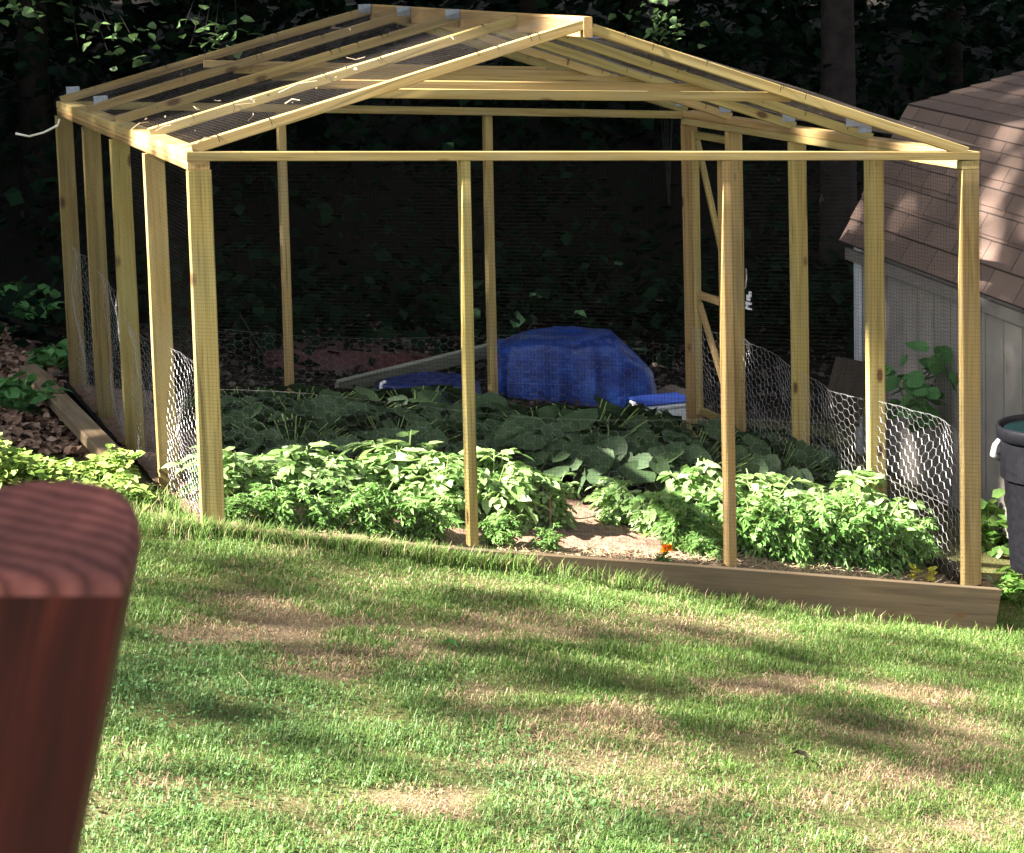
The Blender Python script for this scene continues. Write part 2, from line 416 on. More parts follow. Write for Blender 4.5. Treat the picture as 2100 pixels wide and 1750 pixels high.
def deck_mats():
    m, nt, b, out = newmat('red_stained_side')
    tc = N(nt, 'ShaderNodeTexCoord'); mp = N(nt, 'ShaderNodeMapping'); mp.inputs['Scale'].default_value = (70, 70, 5); nt.links.new(tc.outputs['Object'], mp.inputs[0])
    n = N(nt, 'ShaderNodeTexNoise', Scale=1.0, Detail=5.0, Roughness=.6, Distortion=.8); nt.links.new(mp.outputs[0], n.inputs['Vector'])
    c = ramp(nt, n.outputs[0], [(.3, (.014, .0028, .002)), (.55, (.034, .006, .004)), (.75, (.07, .013, .008))])
    nt.links.new(c.outputs[0], b.inputs['Base Color']); b.inputs['Roughness'].default_value = .6; b.inputs['Specular IOR Level'].default_value = .12; bump(nt, b, n.outputs[0], .3, .001)
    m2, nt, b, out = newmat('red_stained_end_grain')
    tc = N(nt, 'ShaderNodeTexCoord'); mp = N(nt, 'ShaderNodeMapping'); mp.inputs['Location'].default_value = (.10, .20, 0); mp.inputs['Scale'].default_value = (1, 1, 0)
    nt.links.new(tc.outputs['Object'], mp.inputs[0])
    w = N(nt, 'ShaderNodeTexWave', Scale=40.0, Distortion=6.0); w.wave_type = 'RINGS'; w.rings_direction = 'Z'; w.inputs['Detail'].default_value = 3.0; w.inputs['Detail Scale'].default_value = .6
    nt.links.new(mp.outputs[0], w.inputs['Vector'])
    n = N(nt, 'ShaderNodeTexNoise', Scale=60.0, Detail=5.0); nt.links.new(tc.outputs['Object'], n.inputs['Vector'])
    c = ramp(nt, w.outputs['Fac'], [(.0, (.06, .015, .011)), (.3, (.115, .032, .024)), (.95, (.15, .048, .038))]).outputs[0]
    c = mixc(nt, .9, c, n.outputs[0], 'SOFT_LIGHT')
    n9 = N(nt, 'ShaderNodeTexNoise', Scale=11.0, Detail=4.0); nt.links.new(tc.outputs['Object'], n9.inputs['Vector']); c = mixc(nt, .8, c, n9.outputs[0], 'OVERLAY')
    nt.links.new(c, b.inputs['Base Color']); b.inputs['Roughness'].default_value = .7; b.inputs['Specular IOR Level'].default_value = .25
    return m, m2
M_DECK, M_DECKEND = deck_mats()

# ------------------------------------------------------------------ light pattern: where the sun comes through the trees
def curve_uv(pts):
    q = np.array([uv_of(atground(*p)) for p in pts]); q = q[np.argsort(q[:, 1])]
    return q[:, 1], q[:, 0]
A_low = curve_uv([(300, 1105), (700, 1165), (1000, 1215), (1300, 1262), (1700, 1310), (2100, 1350)])
C_hi = curve_uv([(700, 1500), (850, 1490), (1200, 1520), (1500, 1575), (2100, 1650)])
C_lo = curve_uv([(700, 1510), (900, 1560), (1200, 1600), (1500, 1660), (2100, 1735)])
D_hi = curve_uv([(100, 1610), (500, 1640), (900, 1690), (1400, 1740)])
E_hi = curve_uv([(1650, 1408), (1750, 1402), (2000, 1415), (2200, 1425)])
E_lo = curve_uv([(1650, 1412), (1750, 1428), (2000, 1448), (2200, 1460)])
SPOTS = []      # (P0, P1, radius): extra shafts of sun
def lit(u, v):
    w = 0.10 * wob(u * 2.2, v * .8, 1.6) + 0.05 * wob(v, u * 3, 4)
    a = (u > np.interp(v, *A_low) + w) & (u < 1.02 + .38 * sstep(-1.9, -2.4, v) + .34 * np.exp(-((v + .1) / .3) ** 2) + .7 * w) & (v > -5.5) & (v < np.where(u > .32, 1.9, 3.75) + .8 * w)
    c = (u < np.interp(v, *C_hi) + w) & (u > np.interp(v, *C_lo) + w) & (v > C_hi[0][0])
    d = (u < np.interp(v, *D_hi) + w) & (v < D_hi[0][-1])
    e = (u < np.interp(v, *E_hi) + .5 * w) & (u > np.interp(v, *E_lo) + .5 * w) & (v > E_hi[0][0])
    r = a | c | d | e
    for P0, P1, rad in SPOTS:
        (u0, v0), (u1, v1) = uv_of(P0), uv_of(P1)
        du, dv = u1 - u0, (v1 - v0) * se
        t = np.clip(((u - u0) * du + (v - v0) * se * dv) / max(du * du + dv * dv, 1e-6), 0, 1)
        r = r | (np.hypot(u - u0 - t * du, (v - v0) * se - t * dv) < rad + .25 * w)
    pu, pv = uv_of(atz(140, 1300, .86)); r = r & (np.hypot(u - pu, (v - pv) * se) > .55)
    return r
def cover(u, v):
    """share of the leaves kept: 1 deep shade, small in the sun, between on the lightly shaded lawn"""
    w = 0.12 * wob(u * 2.2, v * .8, 1.6)
    lawn = (u < np.interp(v, *A_low) + w) & (v < 5) & (np.hypot(u - uv_of(atz(140, 1300, .86))[0], (v - uv_of(atz(140, 1300, .86))[1]) * se) > .55)
    low = u < np.interp(v, *C_lo) + w
    return np.where(lawn, np.where(low, .32, .80), 1.0)

# ------------------------------------------------------------------ setting: ground
DRY = [  # pixel ellipses of worn, dried-out turf: x, y, rx, ry, strength
    (560, 1275, 190, 42, 1), (470, 1235, 110, 25, .8), (760, 1345, 190, 45, .9), (1190, 1480, 200, 55, 1), (1000, 1420, 160, 40, .7), (1560, 1405, 170, 45, 1),
    (1880, 1425, 170, 30, .9), (1860, 1590, 150, 55, .9), (1740, 1640, 160, 45, .6), (880, 1645, 130, 30, .9), (1350, 1640, 160, 35, .45),
    (1950, 1700, 170, 55, .6), (1100, 1290, 220, 40, .6), (1400, 1300, 200, 35, .5), (330, 1610, 70, 15, .7), (1650, 1480, 160, 40, .45), (1900, 1500, 200, 40, .5), (1250, 1560, 250, 35, .35), (640, 1130, 180, 18, .35)]
DRYW = []
for x, y, rx, ry, s in DRY:
    c0 = atground(x, y); cxp = atground(x + rx, y); cyp = atground(x, y + ry)
    DRYW.append((c0[:2], (cxp - c0)[:2], (cyp - c0)[:2], s))
def dryness(X, Y):
    d = np.zeros_like(X)
    for c0, a, b, s in DRYW:
        det = a[0] * b[1] - a[1] * b[0]; dx, dy = X - c0[0], Y - c0[1]
        p = (dx * b[1] - dy * b[0]) / det; q = (a[0] * dy - a[1] * dx) / det
        r = np.sqrt(p * p + q * q) * 1.12 + .5 * wob(X * 2.5, Y * 2.5, 3.5) + .35 * wob(X * 7, Y * 7, 4)
        d = np.maximum(d, s * (1 - sstep(.35, 1.35, r)))
    return np.clip(d + .16 * (wob(X * 3, Y * 3, 2) > .35), 0, 1)
def lushness(X, Y):
    c0 = atground(430, 1500); r = np.hypot((X - c0[0]) / 1.0, (Y - c0[1]) / 1.0)
    return np.clip(1.15 - r * .75 + .45 * wob(X * 2, Y * 2, 2.6), 0, 1)

def axis_grid(a, b, fa, fb, coarse, fine):
    return np.unique(np.concatenate([np.arange(a, fa, coarse), np.arange(fa, fb, fine), np.arange(fb, b + coarse, coarse)]).round(4))
gx = axis_grid(-60, 70, -4, 8, 2.0, .1); gy = axis_grid(-40, 90, -6, 7, 2.0, .1)
GX, GY = np.meshgrid(gx, gy); GZ = gz(GX, GY)
nx, ny = len(gx), len(gy)
idx = np.arange(nx * ny).reshape(ny, nx)
Q = np.stack([idx[:-1, :-1], idx[:-1, 1:], idx[1:, 1:], idx[1:, :-1]], -1).reshape(-1, 4)
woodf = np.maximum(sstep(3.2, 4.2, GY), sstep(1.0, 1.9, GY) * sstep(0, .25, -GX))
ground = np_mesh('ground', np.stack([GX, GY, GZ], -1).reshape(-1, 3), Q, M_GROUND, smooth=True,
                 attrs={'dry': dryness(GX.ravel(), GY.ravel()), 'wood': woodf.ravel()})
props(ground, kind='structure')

# ------------------------------------------------------------------ garden enclosure
XR, ZR = 3.517, -0.196           # right wall plane and its plate height; the left plate is z = 0
LY = [0.0, .88, 1.71, 2.53, 3.43]; RY = [0.0, .86, 1.66, 2.42, 3.0]; PY = [0.0, .80, 1.60, 2.40, 3.12]
RX, RZ = 1.679, .47
ZF = lambda X: ZR * X / XR       # front/back plate height
enc = empty('garden_enclosure', (1.75, 1.6, -1.8), 'open timber garden cage with netting and a gabled rafter roof around the vegetable bed', 'garden cage')
T, W2 = .038, .089
# left wall: studs stand broadside, two plates on top
zbase = lambda X, Y: float(gz(X, Y)) - .05
for i, y in enumerate(LY):
    w = .094 if i == 0 else W2
    board('post', (w / 2, y + T / 2, zbase(0, y)), (w / 2 - (.012 if i else 0.0), y + T / 2, -.0775), w, T, (1, 0, 0), M_WOOD, enc)
board('top_plate', (.0445, T + .001, -.019), (.0445, LY[-1] + T, -.019), W2, .037, (1, 0, 0), M_WOOD, enc)
board('top_plate', (.0445, .002, -.057), (.0445, LY[-1] + T - .002, -.057), W2 - .003, .037, (1, 0, 0), M_WOOD, enc)
# right wall
for i, y in enumerate(RY):
    x = XR - W2 / 2
    zb = float(-1.48 - .192 * x) if i == 0 else zbase(x, y)
    board('post', (x, y + T / 2, zb), (x, y + T / 2, ZR - .0775), W2, T, (1, 0, 0), M_WOOD, enc)
board('top_plate', (XR - .0445, T + .001, ZR - .019), (XR - .0445, RY[-1] + T, ZR - .019), W2, .037, (1, 0, 0), M_WOOD, enc)
board('top_plate', (XR - .0445, .002, ZR - .057), (XR - .0445, RY[-1] + T - .002, ZR - .057), W2 - .003, .037, (1, 0, 0), M_WOOD, enc)
# front and back plates
board('top_plate', (0, T / 2, -.019), (XR, T / 2, ZR - .019), T, .038, (0, 1, 0), M_WOOD, enc)
board('top_plate', (W2 + .001, LY[-1] + T / 2, -.024), (XR - W2 - .001, RY[-1] + T / 2, ZR - .022), T, .042, (0, 1, 0), M_WOOD, enc)
# studs of front wall and back wall
for tx, bx in ((945.5, 964.5), (1480.5, 1492.5)):
    a = on(tx, 335, 1, .03); b = on(bx, 1150, 1, .03)
    zt = ZF(a[0]) - .039; zb = -1.482 - .192 * b[0]
    board('post', (b[0] + .012, .034, zb), (a[0] + .012, .034, zt), .040, .056, (1, 0, 0), M_WOOD, enc)
for tx, bx in ((580, 596), (1004, 1013)):
    yb = 3.28 if tx < 900 else 3.18
    a = on(tx, 270, 1, yb); b = on(bx, 800, 1, yb)
    board('post', (b[0], yb + .03, zbase(b[0], yb)), (a[0], yb + .03, ZF(a[0]) - .046), .042, .06, (1, 0, 0), M_WOOD, enc)
# ridge, rafters, collar ties, brackets
board('ridge_board', (RX, -.003, RZ - .052), (RX, PY[-1] + T, RZ - .052), .085, T, (0, 0, 1), M_WOOD, enc)
def bracket(p, parent):
    v, f = cat_geo([box_geo((0, 0, 0), .07, .0025, .045), box_geo((0, .014, .0225), .07, .026, .0025), box_geo((-.024, .0, .0), .006, .007, .006), box_geo((.024, 0, .010), .006, .007, .006)])
    np_mesh('metal_bracket', v + np.asarray(p), f, M_GALV, parent)
RAFT_L, RAFT_R = [], []
for i in range(5):
    y0, y1, y2 = LY[i] + T / 2, PY[i] + T / 2, RY[i] + T / 2
    a, b = (.022, y0, .006), (RX - T / 2 - .001, y1, RZ - .040)
    rl = board('rafter', a, b, T - .002, .043, (0, 1, 0), M_WOOD, enc); RAFT_L.append((a, b))
    a2, b2 = (XR - .06, y2, ZR + .002), (RX + T / 2 + .001, y1, RZ - .058)
    rr = board('rafter', a2, b2, T - .002, .043, (0, 1, 0), M_WOOD, enc); RAFT_R.append((a2, b2))
    for (pa, pb, ro, nm) in ((a, b, rl, 1), (a2, b2, rr, -1)):
        pa, pb = np.asarray(pa), np.asarray(pb); dd = (pb - pa) / np.linalg.norm(pb - pa); nn = np.cross(dd, (0, 1, 0)); nn = nn if nn[2] > 0 else -nn
        for q in np.sort(rng.uniform(.06, .94, 6)):
            c0 = pa + (pb - pa) * q + np.array((0, rng.uniform(-.012, .006), 0)) + nn * .0225
            e_ = rng.uniform(-.4, .4); sd = dd * math.sin(e_) + np.array((0, 1, 0)) * math.cos(e_)
            pts = [c0 - sd * .008 - nn * .004, c0 - sd * .008 + nn * .003, c0 + sd * .008 + nn * .003, c0 + sd * .008 - nn * .004]
            tail = [c0 + sd * .008 + nn * .003, c0 - np.array((0, .021, .0)) + nn * .004, c0 - np.array((0, .023, 0)) - nn * rng.uniform(.012, .03)]
            v, f = cat_geo([path_tube(pts, .0016, 4), path_tube(tail, .0013, 4)]); np_mesh('staple', v, f, M_NET, ro)
    if i >= 3: bracket((.085, y0 - T / 2 - .002, .05), enc)
    if i >= 2: bracket((RX - .06, y1 - T / 2 - .003, RZ - .03), enc)
    if i >= 1: bracket((XR - .10, y2 - T / 2 - .003, ZR + .052), enc)
    xl, xr = .76, 2.62
    zt = lambda x: .178 - .0557 * (x - .93) - .004 * i
    fl, fr = (xl - .025) / (RX - .025), (XR - .025 - xr) / (XR - .025 - RX)
    ya, yb = y0 * (1 - fl) + y1 * fl, y2 * (1 - fr) + y1 * fr
    off = (T + .001) * (1 if i < 4 else -1)
    board('collar_tie', (xl, ya + off, zt(xl)), (xr, yb + off, zt(xr)), .04, T - .004, (0, 0, 1), M_WOOD, enc)
bracket((XR - .17, RY[1] - .01, ZR + .085), enc)
# base boards of the raised bed
bt = lambda X: -1.482 - .192 * X
def skirt(p0, p1, t):
    board('base_board', p0, p1, .24, t, (0, 0, 1), M_BASE, enc)
skirt((-.02, -.022, bt(0) - .121), (XR + .055, -.022, bt(XR + .055) - .121), .038)
skirt((XR + .022, 0.0, bt(XR) - .10), (XR + .022, RY[-1] + .1, -2.06 - .085), .038)
# door with diagonal braces in the last bay of the right wall
XD = XR - .03
dpt = lambda x, y: on(x, y, 0, XD)
door = empty('door', (XD, 2.72, -1.95)); attach(door, enc)
y_near, y_far = RY[3] + T + .012, RY[4] - .006
zt, zb = -.31, -1.93
board('stile', (XD, y_near + .02, zb), (XD, y_near + .02, zt), .04, .03, (0, 1, 0), M_WOOD, door)
board('stile', (XD, y_far - .02, zb), (XD, y_far - .02, zt), .04, .03, (0, 1, 0), M_WOOD, door)
zm = float(on(1440, 607, 0, XD)[2])
for z in (zt - .02, zm, zb + .02): board('rail', (XD, y_near + .041, z), (XD, y_far - .041, z), .04, .03, (0, 0, 1), M_WOOD, door)
board('brace', (XD, y_far - .05, zt - .05), (XD, y_near + .05, zm + .04), .035, .026, (0, 1, 0), M_WOOD, door)
board('brace', (XD, y_far - .05, zm - .05), (XD, y_near + .05, zb + .05), .035, .026, (0, 1, 0), M_WOOD, door)
lp = on(1535, 622, 0, XR + .01)
v, f = cat_geo([box_geo((0, 0, 0), .012, .055, .012), box_geo((0, .0, .03), .012, .03, .03), box_geo((0, -.022, .052), .012, .012, .03), box_geo((0, 0, -.03), .012, .06, .008), box_geo((0, .02, -.015), .01, .01, .03)])
np_mesh('latch', v + lp, f, M_WHITE, door)
# wire netting: real wires, wall by wall and over both roof slopes
def net_panel(fn, nu, nv, r, name='netting', seg=(8, 8), mt=None):
    """fn(s,t) -> point, s,t in 0..1; nu wires along t, nv wires along s"""
    A, B = [], []
    for cnt, sg, order in ((nu, seg[1], 0), (nv, seg[0], 1)):
        a = np.linspace(0, 1, cnt); b = np.linspace(0, 1, sg + 1)
        Sx, Tx = np.meshgrid(a, b, indexing='ij')
        P = fn(Sx, Tx) if order == 0 else fn(Tx, Sx)
        A.append(P[:, :-1].reshape(-1, 3)); B.append(P[:, 1:].reshape(-1, 3))
    V, Q = tubes(np.concatenate(A), np.concatenate(B), r)
    return np_mesh(name, V, Q, mt or M_NET, enc)
def lerp_quad(p00, p10, p01, p11, nrm, amp, fr=3.0):
    p00, p10, p01, p11, nrm = map(lambda q: np.asarray(q, float), (p00, p10, p01, p11, nrm))
    def fn(s, t):
        s1, t1 = s[..., None], t[..., None]
        P = p00 * (1 - s1) * (1 - t1) + p10 * s1 * (1 - t1) + p01 * (1 - s1) * t1 + p11 * s1 * t1
        w = amp * (wob(s * fr * 3, t * fr * 2, 1.6)) * np.sin(np.pi * s) * np.sin(np.pi * t) + amp * .25 * wob(s * 30, t * 17, 1)
        return P + nrm * w[..., None]
    return fn
m = .0155; m2 = .019
net_panel(lerp_quad((0, -.006, -1.5), (XR, -.006, -2.16), (0, -.006, -.04), (XR, -.006, ZR - .04), (0, 1, 0), .004), int(XR / m), int(1.62 / m), .00032)
net_panel(lerp_quad((-.006, 0, -1.52), (-.006, LY[-1], -1.6), (-.006, 0, -.05), (-.006, LY[-1], -.05), (1, 0, 0), .006), int(3.43 / m), int(1.5 / m), .0004)
net_panel(lerp_quad((XR + .006, 0, -2.15), (XR + .006, RY[-1], -2.0), (XR + .006, 0, ZR - .05), (XR + .006, RY[-1], ZR - .05), (1, 0, 0), .006), int(3.0 / m), int(1.85 / m), .0004)
net_panel(lerp_quad((0, 3.48, -1.6), (XR, 3.05, -2.0), (0, 3.48, -.05), (XR, 3.05, ZR - .05), (0, 1, 0), .006), int(XR / m / 1.3), int(1.6 / m / 1.3), .0002)
up = .024
net_panel(lerp_quad((0, .0, up), (0, LY[-1], up), (RX, 0, RZ - .012), (RX, PY[-1], RZ - .012), (-.27, 0, .96), .022, 3.5), int(3.3 / m2), int(1.75 / m2), .00032, seg=(26, 10), mt=M_NETR)
net_panel(lerp_quad((XR, .0, ZR + up), (XR, RY[-1], ZR + up), (RX, 0, RZ - .03), (RX, PY[-1], RZ - .03), (.34, 0, .94), .022, 3.5), int(3.05 / m2), int(1.95 / m2), .00032, seg=(26, 10), mt=M_NETR)

# chicken wire skirt round the foot of all four walls
def hexwire(L, H, c=.056):
    segs = []
    dx, dy = c * .75, c * .866
    ncol, nrow = int(L / dx) + 1, int(H / dy) + 1
    for i in range(ncol):
        for j in range(nrow):
            x = i * dx; y = j * dy + (dy / 2 if i % 2 else 0)
            p = [(x + c / 2 * math.cos(a), y + c / 2 * math.sin(a)) for a in np.radians([0, 60, 120, 180])]
            segs += [(p[0], p[1]), (p[1], p[2]), (p[2], p[3])]
    s = np.array(segs); s[..., 0] = np.clip(s[..., 0], 0, L); s[..., 1] = np.clip(s[..., 1], 0, H)
    s = s[np.abs(s[:, 0] - s[:, 1]).sum(1) > 1e-4]
    top = np.linspace(0, L, int(L / .04)); mid = [(np.stack([top[:-1], 0 * top[:-1] + h], 1), np.stack([top[1:], 0 * top[1:] + h], 1)) for h in (H, H * .45)]
    A = np.concatenate([s[:, 0]] + [q[0] for q in mid]); B = np.concatenate([s[:, 1]] + [q[1] for q in mid])
    return A, B
def chicken(p0, p1, nrm, H0, H1, billow, r=.0009):
    p0, p1, nrm = np.asarray(p0, float), np.asarray(p1, float), np.asarray(nrm, float)
    L = np.linalg.norm((p1 - p0)[:2]); A, B = hexwire(L, 1.0 * max(H0, H1))
    def m3(q):
        s = q[:, 0] / L; h = q[:, 1] / max(H0, H1) * (H0 * (1 - s) + H1 * s)
        P = p0 + (p1 - p0) * s[:, None]
        P[:, 2] += h + .022 * np.sin(s * 9 + 1) * (q[:, 1] / max(H0, H1))
        w = billow * (wob(s * 9, h * 4, 2.0) + .4 * wob(s * 25, h * 9, 2)) * (.35 + h)
        return P + nrm * w[:, None]
    V, Q = tubes(m3(A), m3(B), r)
    return np_mesh('chicken_wire', V, Q, M_CHICK, enc)
chicken((.09, .05, -1.52), (XR - .09, .05, -2.13), (0, 1, 0), .55, .66, .010, .00026)
chicken((.05, .05, -1.53), (.05, LY[-1], -1.62), (1, 0, 0), .56, .86, .05, .0006)
chicken((XR - .05, .06, -2.14), (XR - .05, RY[-1], -2.03), (1, 0, 0), .66, .62, .05, .00065)
chicken((.1, 3.38, -1.63), (XR - .1, 2.96, -2.02), (0, 1, 0), .42, .5, .02, .00026)

# soil inside the bed
sx, sy = np.arange(.0, XR + .01, .05), np.arange(0.0, 3.5, .05)
SX, SY = np.meshgrid(sx, sy); i2 = np.arange(SX.size).reshape(SX.shape)
SZ = soilz(SX, SY) + rng.normal(0, .006, SX.shape)
Q = np.stack([i2[:-1, :-1], i2[:-1, 1:], i2[1:, 1:], i2[1:, :-1]], -1).reshape(-1, 4)
props(np_mesh('garden_soil', np.stack([SX, SY, SZ], -1).reshape(-1, 3), Q, M_SOIL, smooth=True), kind='structure')

# ------------------------------------------------------------------ plants of the bed
def tomato_geo(h, w, r, nst=5, dens=1.0, bush=False):
    """stems plus compound leaves with pointed leaflets"""
    stems = []; LP, LM, LS = [], [], []
    for k in range(nst):
        a = r.uniform(0, 6.28); sp = r.uniform(.2, 1) * w * .42
        top = np.array([math.cos(a) * sp, math.sin(a) * sp, h * r.uniform(.5, 1.0) * (1 - .3 * sp / w)])
        root = np.array([math.cos(a) * .02, math.sin(a) * .02, 0]); t = np.linspace(0, 1, 7)[:, None]
        pts = root * (1 - t) + top * t; pts[:, :2] *= (t ** .8)
        stems.append(path_tube(pts, .006, 5, .003))
        nl = int((13 if not bush else 14) * dens)
        for j in range(nl):
            q = r.uniform(.10, 1.0) ** .85; base = np.array([np.interp(q, t[:, 0], pts[:, i]) for i in range(3)])
            ya = r.uniform(0, 6.28); ln = (.13 if not bush else .085) * r.uniform(.7, 1.25); el = r.uniform(-.15, .8)
            d = np.array([math.cos(ya) * math.cos(el), math.sin(ya) * math.cos(el), math.sin(el)])
            m = 7 if not bush else 9
            rach = [base + d * ln * s + np.array([0, 0, -.55 * ln * s * s]) for s in np.linspace(0, 1, 5)]
            stems.append(path_tube(rach, .0022, 3, .001))
            for s_ in range(m):
                s = (s_ // 2 + 1) / ((m + 1) / 2) if s_ < m - 1 else 1.0
                pb = base + d * ln * s + np.array([0, 0, -.55 * ln * s * s])
                side = 0 if s_ == m - 1 else (1 if s_ % 2 else -1)
                LP.append(pb); LM.append((ya - math.pi / 2 + side * r.uniform(.6, 1.1), el * .4 - r.uniform(.15, 1.1) * s, r.normal(0, .5)))
                LS.append((.074 if not bush else .040) * r.uniform(.6, 1.2))
    LM = np.array(LM); geo = stamp(LEAF_V * ([1, 1, 1] if not bush else [.75, 1, 1]), [LEAF_Q, LEAF_T], np.array(LP), rotmats(LM[:, 0], LM[:, 1], LM[:, 2]), np.array(LS))
    return cat_geo(stems), geo  # stems, leaves

TG = 'tomato plants growing behind the front netting'
def make_plant(name, sg, lg, lm, parts=('stem', 'foliage')):
    e = bpy.data.objects.new(name, None); COL.objects.link(e); e.empty_display_size = .1
    for pn, (v, f), mt in ((parts[0], sg, M_STEM), (parts[1], lg, lm)):
        o = np_mesh(pn, v, f, mt, smooth=(pn == parts[1])); o.parent = e
    return e
def dup(root):
    r = root.copy(); COL.objects.link(r)
    for ch in list(root.children):
        c = ch.copy(); COL.objects.link(c); c.parent = r
    return r
protoT = [tomato_geo(.42, .42, np.random.default_rng(20 + i), 9) for i in range(4)]
protoB = [tomato_geo(.30, .36, np.random.default_rng(40 + i), 13, 1.15, True) for i in range(3)]
cacheT, cacheB = {}, {}
def plant(kind, px, Y, top_y, width, label, group, rz):
    """px: pixel column in the working frame; top_y: pixel row of the plant's top"""
    X = on(px, 1000, 1, Y)[0]; z = float(soilz(X, Y)) - .01
    zt = on(px, top_y, 1, Y)[2]; h = zt - z
    ca, pr, base_h, base_w, mt = (cacheT, protoT, .42, .42, M_TOM) if kind == 'tomato_plant' else (cacheB, protoB, .30, .36, M_HERB)
    k = rz % len(pr)
    if k not in ca: e = ca[k] = make_plant(kind, *pr[k], mt)
    else: e = dup(ca[k]); e.name = kind
    e.location = (X, Y, z); e.rotation_euler = (0, 0, rz * 1.37 + .4)
    kk_ = h / base_h; e.scale = (.5 * (kk_ * 1.1 + width / base_w * .9),) * 2 + (kk_ * 1.04,)
    props(e, label, {'tomato_plant': 'tomato plant', 'leafy_bush': 'garden plant'}[kind], group)
    return e
T1, B1 = 'tomato_plant', 'leafy_bush'
BG = 'small bushy plants along the front of the bed'
plant(T1, 475, .62, 902, 0.51, 'sunlit tomato plant beside the front left corner post of the cage', TG, 0)
plant(T1, 560, .85, 935, 0.51, 'tomato plant second from the front left corner post in the sunlit row', TG, 1)
plant(T1, 640, .80, 900, 0.51, 'tomato plant midway between the left corner post and the next front post', TG, 2)
plant(T1, 720, .95, 918, 0.48, 'tomato plant just left of the tallest one in the left sunlit row', TG, 3)
plant(T1, 830, .90, 884, 0.62, 'tallest tomato plant in the sunlit row, left of the thin front post', TG, 4)
plant(T1, 905, .70, 930, 0.46, 'tomato plant nearest the left side of the thin front post', TG, 5)
plant(T1, 1010, .70, 908, 0.48, 'tomato plant just right of the thin front post, with drooping leaves', TG, 6)
plant(T1, 1055, .66, 985, .22, 'shorter tomato plant at the left edge of the bare soil gap', TG, 7)
plant(T1, 1125, .75, 962, 0.26, 'single staked tomato plant standing behind the bare soil', TG, 8)
plant(T1, 1260, .95, 980, .30, 'dim tomato plant behind the right end of the bare soil', TG, 9)
plant(T1, 1330, .75, 1005, 0.28, 'small tomato plant right of the bare soil, partly shaded', TG, 10)
plant(T1, 1425, .72, 930, 0.51, 'tomato plant left of the second thin front post, with pale top leaves', TG, 11)
plant(T1, 1560, .80, 962, 0.48, 'tomato plant just right of the second thin front post', TG, 12)
plant(T1, 1650, .90, 1000, 0.51, 'tomato plant in front of the tall right wall stud', TG, 13)
plant(T1, 1735, .78, 950, 0.53, 'tallest tomato plant of the right hand clump', TG, 14)
plant(T1, 1820, .55, 1012, 0.42, 'last tomato plant of the right clump, next to the chicken wire', TG, 15)
plant(B1, 480, .26, 1010, 0.40, 'low leafy bush at the foot of the front left corner post', BG, 0)
plant(B1, 570, .30, 985, 0.43, 'low feathery bush second along the front edge from the left post', BG, 1)
plant(B1, 665, .30, 1012, 0.43, 'low bush in the middle of the left front edge', BG, 2)
plant(B1, 760, .32, 975, 0.43, 'low bush under the tallest tomato plant', BG, 3)
plant(B1, 860, .30, 1005, 0.43, 'low bush left of the thin front post beside a dark gap', BG, 4)
plant(B1, 1020, .28, 1040, 0.28, 'low bush right of the thin front post at the soil edge', BG, 5)
plant(B1, 1120, .22, 1078, 0.2, 'small seedling bush on the bare soil near the board', BG, 6)
plant(B1, 1400, .45, 1010, 0.34, 'bush behind the marigold left of the second front post', BG, 7)
plant(B1, 1440, .25, 1088, 0.24, 'low dark bush beside the orange marigold', BG, 8)
plant(B1, 1545, .38, 997, 0.40, 'low bush right of the second thin front post', BG, 9)
plant(B1, 1625, .32, 1022, 0.43, 'low bush in the middle of the right front edge', BG, 10)
plant(B1, 1705, .34, 1007, 0.45, 'dense low bush right of the middle of the right front edge', BG, 11)
plant(B1, 1785, .30, 1017, 0.40, 'low bush near the right corner before the chicken wire', BG, 12)
plant(B1, 1850, .36, 1047, 0.31, 'yellowish last bush at the right end of the front edge', BG, 13)

# squash: broad lobed leaves on long stalks, in the shade behind
RL_V, RL_T = round_leaf()
def squash_geo(h, w, r, n):
    st, P, Mx, Sx = [], [], [], []
    for k in range(n):
        a = r.uniform(0, 6.28); q = math.sqrt(r.uniform(0, 1)) * w / 2; hh = h * r.uniform(.55, 1.0) ** .7 * (1 - .25 * (q / (w / 2)) ** 2)
        top = np.array([math.cos(a) * q, math.sin(a) * q, hh]); t = np.linspace(0, 1, 5)[:, None]
        pts = top * np.concatenate([t ** 1.5, t ** 1.5, t], 1); st.append(path_tube(pts, .004, 4, .003))
        P.append(top); Mx.append((a - math.pi / 2 + r.normal(0, .5), r.uniform(-1.4, -.35), r.normal(0, .45))); Sx.append(r.uniform(.11, .19))
    Mx = np.array(Mx)
    return cat_geo(st), stamp(RL_V, [RL_T], np.array(P), rotmats(Mx[:, 0], Mx[:, 1], Mx[:, 2]), np.array(Sx))
protoS = [squash_geo(.45, .8, np.random.default_rng(60 + i), 96) for i in range(3)]
cacheS = {}
def squash(px, Y, top_y, width, label, rz, dz=0):
    X = on(px, 900, 1, Y)[0]; z = float(soilz(X, min(Y, 3.4))); h = on(px, top_y, 1, Y)[2] - z
    k = rz % 3
    if k not in cacheS: e = cacheS[k] = make_plant('squash_plant', *protoS[k], M_SQ, ('stem', 'foliage')); e.children[0].data.materials[0] = M_SQSTEM
    else: e = dup(cacheS[k]); e.name = 'squash_plant'
    e.location = (X, Y, z); e.rotation_euler = (0, 0, rz * 1.1); e.scale = (width / .8, width / .8, h / .45)
    props(e, label, 'squash plant', 'squash plants in the shaded back of the bed')
squash(500, 2.6, 800, .8, 'shaded squash plant in the back left corner of the bed', 0)
squash(610, 2.3, 800, .8, 'shaded squash plant in front of the left back wall stud', 1)
squash(720, 2.5, 815, .8, 'shaded squash plant by the hooked white pipe', 2)
squash(850, 2.6, 795, .8, 'squash plant with large leaves in front of the low blue tarp', 3)
